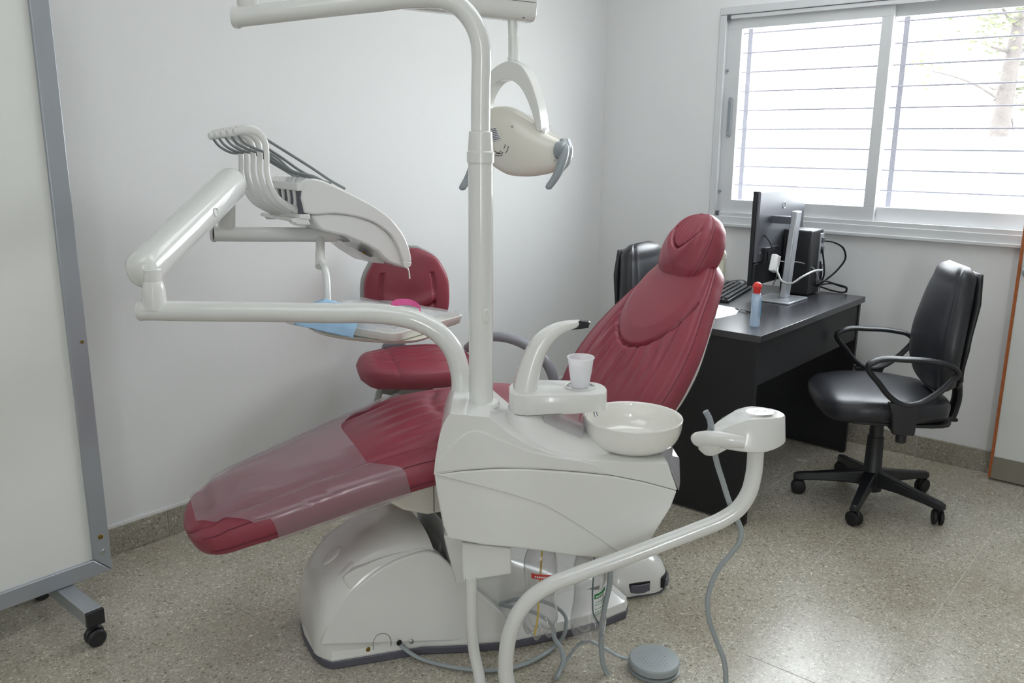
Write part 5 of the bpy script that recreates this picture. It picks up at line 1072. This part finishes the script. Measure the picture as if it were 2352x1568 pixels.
# ------------------------------------------------------------------ small things around the dental chair
def to_world(p, o, hd):
    a = R(hd); return V(o[0] + math.cos(a) * p[0] - math.sin(a) * p[1], o[1] + math.sin(a) * p[0] + math.cos(a) * p[1], p[2])
UO = (1.51, 1.395)
c0 = to_world((0.252, 0.02, 0.8028), UO, -48)
mb = MB(); pr = [(0, 0.0015), (0.021, 0.0015), (0.0215, 0.0), (0.023, 0.002), (0.0275, 0.035), (0.0282, 0.036), (0.0325, 0.073), (0.0345, 0.075), (0.0350, 0.077), (0.0340, 0.079), (0.0320, 0.0775), (0.0318, 0.074), (0.0275, 0.036), (0.0222, 0.003), (0, 0.0025)]
mb.lathe(pr, c0, 48); o = mb.done('plastic_cup', 'cup'); tag(o, 'small translucent white plastic cup on the filler shelf', 'cup')

def bottle(name, label, px_c, zb, rad, labmat, rev):
    w = to_world((px_c, 0.0, zb), UO, -48)
    t = thing(name, label, 'bottle', w, -48)
    def petal(r, z, a):
        if z < 0.05: k = (1 - z / 0.05); r2 = r * (1 - 0.16 * k * (0.5 + 0.5 * math.cos(5 * a))); z2 = z + 0.016 * k * (0.5 + 0.5 * math.cos(5 * a)) * min(1, r / (rad * 0.5)); return r2, z2
        return r, z
    R_ = rad; prof = [(0.0, 0.022), (R_ * 0.25, 0.016), (R_ * 0.5, 0.003), (R_ * 0.68, 0.0), (R_ * 0.85, 0.012), (R_ * 0.99, 0.04), (R_, 0.06), (R_ * 0.96, 0.078), (R_ * 0.87, 0.105), (R_ * 0.84, 0.14), (R_ * 0.88, 0.17), (R_ * 0.93, 0.19), (R_ * 0.92, 0.212), (R_ * 0.80, 0.238), (R_ * 0.5, 0.268), (0.018, 0.285), (0.014, 0.30), (0.014, 0.315)]
    mb = MB(); mb.lathe(spl2(prof, 4), (0, 0, 0), 60, mod=petal); mb.done('bottle_body', 'pet', t)
    mb = MB(); mb.lathe([(0.0155, 0.298), (0.0165, 0.30), (0.0165, 0.32), (0.0, 0.322)], (0, 0, 0), 24); mb.done('neck_ring', 'plastic', t)
    return t, prof
b1, pf = bottle('water_bottle', 'clear plastic bottle with red label and yellow tube under the treatment unit', 0.157, 0.112, 0.0485, 'redlabel', 0)
b2, pf = bottle('water_bottle', 'clear plastic bottle with green label and dark green tube under the treatment unit', 0.289, 0.098, 0.0485, 'greenlabel', 1)
def rad_at(z): return interp([p[1] for p in pf[2:]], [p[0] for p in pf[2:]], z)
def band(t, name, mt, a0, a1, z0, z1, dz0, dz1, dr=0.0006, n=14):
    mb = MB(); rows = []
    for q in (0, 0.5, 1):
        row = []
        for k in range(n + 1):
            f = k / n; a = R(a0 + (a1 - a0) * f); z = z0 + (z1 - z0) * q + dz0 * f + dz1 * f * f
            r = rad_at(z) + dr; row.append(V(r * math.cos(a), r * math.sin(a), z))
        rows.append(row)
    mb.rings(rows, caps=False, closed=False); return mb.done(name, mt, t)
lr = band(b1, 'label', 'redlabel', -125, -8, 0.186, 0.201, 0.008, -0.030)
for k in range(9):
    a = -112 + 7.0 * k; f = (a + 125) / 117; band(b1, 'label_print', 'print_white', a, a + 5, 0.1905 + 0.008 * f - 0.030 * f * f, 0.195 + 0.008 * f - 0.030 * f * f, 0, 0, 0.0012, 3)
for k, (a0, a1) in enumerate(((-80, -35), (-85, -45), (-115, -95))):
    band(b1, 'fine_print', 'redlabel', a0, a1, 0.171 - 0.009 * k, 0.1718 - 0.009 * k, 0, -0.004, 0.0008, 6)
band(b2, 'label', 'greenlabel', -78, -12, 0.139, 0.154, 0.006, 0.006)
for k in range(9):
    a = -72 + 6.2 * k; f = (a + 78) / 66; band(b2, 'label_print', 'print_white', a, a + 4.4, 0.143 + 0.010 * f, 0.1475 + 0.010 * f, 0, 0, 0.0012, 3)
for k, (a0, a1) in enumerate(((-72, -22), (-74, -30), (-74, -20), (-74, -26), (-74, -42))):
    for s_ in range(5):
        q0 = a0 + (a1 - a0) * s_ / 5; band(b2, 'fine_print', 'greenlabel', q0, q0 + (a1 - a0) / 5 * 0.75, 0.1275 - 0.0075 * k - (0.004 if k > 1 else 0) + 0.0012 * s_, 0.1295 - 0.0075 * k - (0.004 if k > 1 else 0) + 0.0012 * s_, 0, 0.001, 0.0008, 3)
mb = MB(); mb.tube([(0.003, 0, 0.31), (0.002, -0.005, 0.22), (-0.004, -0.012, 0.12), (-0.006, -0.015, 0.06), (-0.014, -0.02, 0.008)], 0.0028, n=10); mb.done('suction_tube', 'yellow', b1)
mb = MB(); mb.tube([(0.008, 0, 0.31), (0.010, -0.005, 0.22), (0.008, -0.012, 0.12), (0.012, -0.015, 0.08), (0.022, -0.015, 0.06), (0.038, -0.012, 0.034)], 0.0022, n=10); mb.done('suction_tube', 'greentube', b2)

# foot pedal disc
pd = [(1.828, 1.044)][0]
t = thing('foot_pedal', 'round grey foot pedal on the floor with a flat grey hose', 'foot pedal', (pd[0], pd[1], 0), 0)
mb = MB(); mb.lathe([(0, 0), (0.065, 0), (0.069, 0.003), (0.071, 0.008), (0.067, 0.009), (0, 0.008)], (0, 0, 0), 56); mb.done('pedal_base', 'hose', t)
mb = MB(); mb.lathe([(0, 0.008), (0.050, 0.008), (0.050, 0.016), (0, 0.016)], (0, 0, 0), 40); mb.done('pedal_gap', 'darkhole', t)
mb = MB(); mb.lathe([(0, 0.014), (0.065, 0.014), (0.068, 0.016), (0.069, 0.031), (0.066, 0.035), (0.060, 0.0358), (0, 0.0365)], (0, 0, 0), 64); mb.done('pedal_top', 'hose', t)
for i in range(-4, 5):
    for j_ in range(-4, 5):
        x, y = 0.0115 * i + 0.0057 * (j_ % 2), 0.010 * j_
        if x * x + y * y < 0.0018 and (x - y) < 0.045:
            mb = MB(); mb.ball((x, y, 0.0364), 0.0026, (1, 1, 0.35), 8); mb.done('grip_dot', 'hose', t)
def W2(o, pts): return [V(p[0] - o[0], p[1] - o[1], p[2]) for p in pts]
mb = MB(); mb.tube(W2(pd, [(1.805, 1.091, 0.018), (1.776, 1.127, 0.03), (1.756, 1.16, 0.05), (1.735, 1.199, 0.065), (1.728, 1.219, 0.055), (1.7, 1.232, 0.03), (1.654, 1.227, 0.015), (1.608, 1.214, 0.01)]), 0.0068, n=14, flat=0.62, upv=(0, 0, 1)); mb.done('pedal_hose', 'hose', t)

# loose hoses
def hose(label, pts, r=0.0068, flat=0.8):
    mb = MB(); mb.tube(pts, r, n=14, flat=flat); o = mb.done('hose', 'hose'); return tag(o, label, 'hose')
hose('grey hose curling from a hole in the dental chair base across the floor', [(1.397, 1.601, 0.05), (1.406, 1.588, 0.035), (1.424, 1.556, 0.014), (1.443, 1.505, 0.008), (1.473, 1.435, 0.008), (1.522, 1.367, 0.008), (1.584, 1.326, 0.008), (1.656, 1.308, 0.008), (1.734, 1.306, 0.012), (1.733, 1.278, 0.07), (1.746, 1.286, 0.095), (1.755, 1.328, 0.11), (1.736, 1.382, 0.12), (1.702, 1.428, 0.12), (1.657, 1.455, 0.115)])
hose('short grey hose ribbon lying over the chair base below the bent arm', [(1.647, 1.453, 0.12), (1.663, 1.427, 0.115), (1.681, 1.393, 0.112), (1.694, 1.34, 0.108), (1.68, 1.282, 0.1), (1.677, 1.273, 0.07), (1.674, 1.248, 0.05), (1.662, 1.23, 0.03), (1.638, 1.223, 0.012), (1.609, 1.213, 0.009)])

# multi-pedal foot control beside the chair base
fo = [(2.129, 1.271)][0]
t = thing('foot_control', 'white domed foot control with dark pedals and a red button', 'foot control', (2.17, 1.345, 0), -34)
# its near face looks at the photographer: local -Y
fx = spl2([(-0.085, -0.07), (0.0, -0.078), (0.075, -0.07), (0.115, -0.03), (0.12, 0.04), (0.09, 0.11), (0.0, 0.14), (-0.09, 0.10), (-0.11, 0.02)], 5, True)
mb = MB(); mb.rings([[V(x, y, 0.004) for x, y in fx], [V(x * 1.0, y, 0.03) for x, y in fx], [V(x * 0.97, y * 0.95, 0.055) for x, y in fx], [V(x * 0.86, y * 0.84 + 0.005, 0.085) for x, y in fx], [V(x * 0.6, y * 0.6 + 0.015, 0.108) for x, y in fx], [V(x * 0.25, y * 0.25 + 0.03, 0.118) for x, y in fx]]); mb.done('control_body', 'plastic', t, angle=60)
mb = MB(); mb.prism([(x * 1.01, y * 1.01) for x, y in fx], 0.0, 0.006, 'z'); mb.done('control_rim', 'rubber_trim', t)
def fpedal(x, y, rz):
    mb = MB(); mb.box((0, 0.006, 0.033), (0.072, 0.012, 0.034)); a = mb.done('pedal_recess', 'darkhole', t, loc=(x, y, 0), rot=(0, 0, rz), bevel=0.002)
    mb = MB(); rg = [[V(-0.033, -0.008 + dy, z) for dy, z in ((0, 0.022), (0.01, 0.022), (0.01, 0.046), (0.002, 0.046))], [V(-0.012, -0.012 + dy, z) for dy, z in ((0, 0.018), (0.01, 0.022), (0.01, 0.046), (0.002, 0.046))], [V(0.012, -0.012 + dy, z) for dy, z in ((0, 0.018), (0.01, 0.022), (0.01, 0.046), (0.002, 0.046))], [V(0.033, -0.008 + dy, z) for dy, z in ((0, 0.022), (0.01, 0.022), (0.01, 0.046), (0.002, 0.046))]]
    mb.rings(rg); mb.done('pedal', 'rubber_trim', t, loc=(x, y, 0), rot=(0, 0, rz), bevel=0.003)
fpedal(0.0, -0.079, 0); fpedal(0.104, -0.045, R(62)); fpedal(0.122, 0.03, R(88)); fpedal(-0.105, -0.02, R(-75))
for x, y, z in ((-0.02, -0.064, 0.068), (0.035, -0.064, 0.068), (0.07, -0.045, 0.075), (0.085, -0.01, 0.078)):
    mb = MB(); mb.lathe([(0, 0), (0.006, 0), (0.0055, 0.002), (0.003, 0.001), (0, 0.001)], (x, y, z), 14, axis=(0.3, -0.6, 0.7)); mb.done('dimple', 'ceramic', t)
mb = MB(); mb.box((0.03, 0.03, 0.112), (0.04, 0.026, 0.012)); mb.done('red_button', 'redcap', t, bevel=0.004)

# things on the instrument tray
TZ2 = 0.8985
mb = MB(); rg = []
for i in range(13):
    row = []
    for k in range(17):
        x = -0.15 + 0.30 * i / 12; y = -0.21 + 0.42 * k / 16; edge = max(abs(x) / 0.15, abs(y) / 0.21)
        z = TZ2 + 0.001 + 0.005 * abs(math.sin(x * 40 + y * 31)) * abs(math.cos(y * 22 - x * 9)) + (0.008 if edge > 0.97 else 0)
        row.append(to_world((x, y, z), (1.633, 1.95), 8))
    rg.append(row)
mb.rings(rg, caps=False, closed=False); o = mb.done('tray_liner', 'liner', angle=80); tag(o, 'crumpled clear plastic liner bag on the instrument tray', 'liner')
t = thing('face_mask', 'pale blue cloth mask draped over the left end of the instrument tray', 'cloth', (0, 0, 0))
cl = [(1.628, 2.191, 0.912), (1.679, 2.06, 0.912), (1.597, 2.033, 0.912), (1.525, 2.131, 0.912)]
mb = MB(); rg = []
path = [(1.705, 2.06, 0.911), (1.644, 2.081, 0.914), (1.653, 2.186, 0.915), (1.582, 2.164, 0.912), (1.525, 2.142, 0.908), (1.457, 2.07, 0.905), (1.422, 2.034, 0.896), (1.441, 2.05, 0.875), (1.465, 2, 0.872), (1.494, 1.956, 0.87)]
P1 = [(1.609, 2.147, 0.926), (1.625, 2.078, 0.918), (1.657, 1.996, 0.923)]
P2 = [(1.496, 2.105, 0.922), (1.515, 1.989, 0.929), (1.535, 1.875, 0.939)]
P3 = [(1.407, 2.016, 0.914), (1.404, 1.879, 0.919), (1.411, 1.76, 0.918)]
P4 = [(1.392, 2.011, 0.898), (1.389, 1.873, 0.899), (1.396, 1.754, 0.898)]
rows = []
for a, b, c, e_ in zip(spl(P1, 6), spl(P2, 6), spl(P3, 6), spl(P4, 6)):
    col = spl([a, b, c, e_], 6); rows.append(col)
mb = MB(); mb.rings([[p + V(0, 0, 0.0015 * math.sin(9 * i + 0.9 * k)) for k, p in enumerate(c_)] for i, c_ in enumerate(rows)], caps=False, closed=False); o = mb.done('mask_body', 'bluecloth', t, solid=0.0015, angle=80)
mb = MB(); mb.tube([(1.538, 1.81, 0.9), (1.527, 1.817, 0.885), (1.539, 1.798, 0.871), (1.56, 1.775, 0.874), (1.566, 1.791, 0.893)], 0.0012, n=6)
mb.done('ear_loop', 'paper', t)
pp = [V(*p) for p in [(1.607, 1.839, 0.943), (1.622, 1.841, 0.951), (1.645, 1.831, 0.954), (1.659, 1.814, 0.953), (1.662, 1.793, 0.949), (1.655, 1.769, 0.944), (1.641, 1.751, 0.938), (1.629, 1.748, 0.935)]]
mb = MB(); q = spl(pp, 8); rg = []; m = len(q)
for i, p in enumerate(q):
    f = i / (m - 1); hgt = 0.013 * (1 - f) ** 0.5 + 0.0035
    rg.append([p + V(0, 0, -hgt * 0.9), p + V(0.001, 0.002, -hgt * 0.9), p + V(0.001, 0.002, hgt * 0.4), p + V(0, 0, hgt * 0.4)])
mb.rings(rg); o = mb.done('pink_band', 'pink', bevel=0.0008); tag(o, 'curved bright pink plastic band on the instrument tray', 'band')
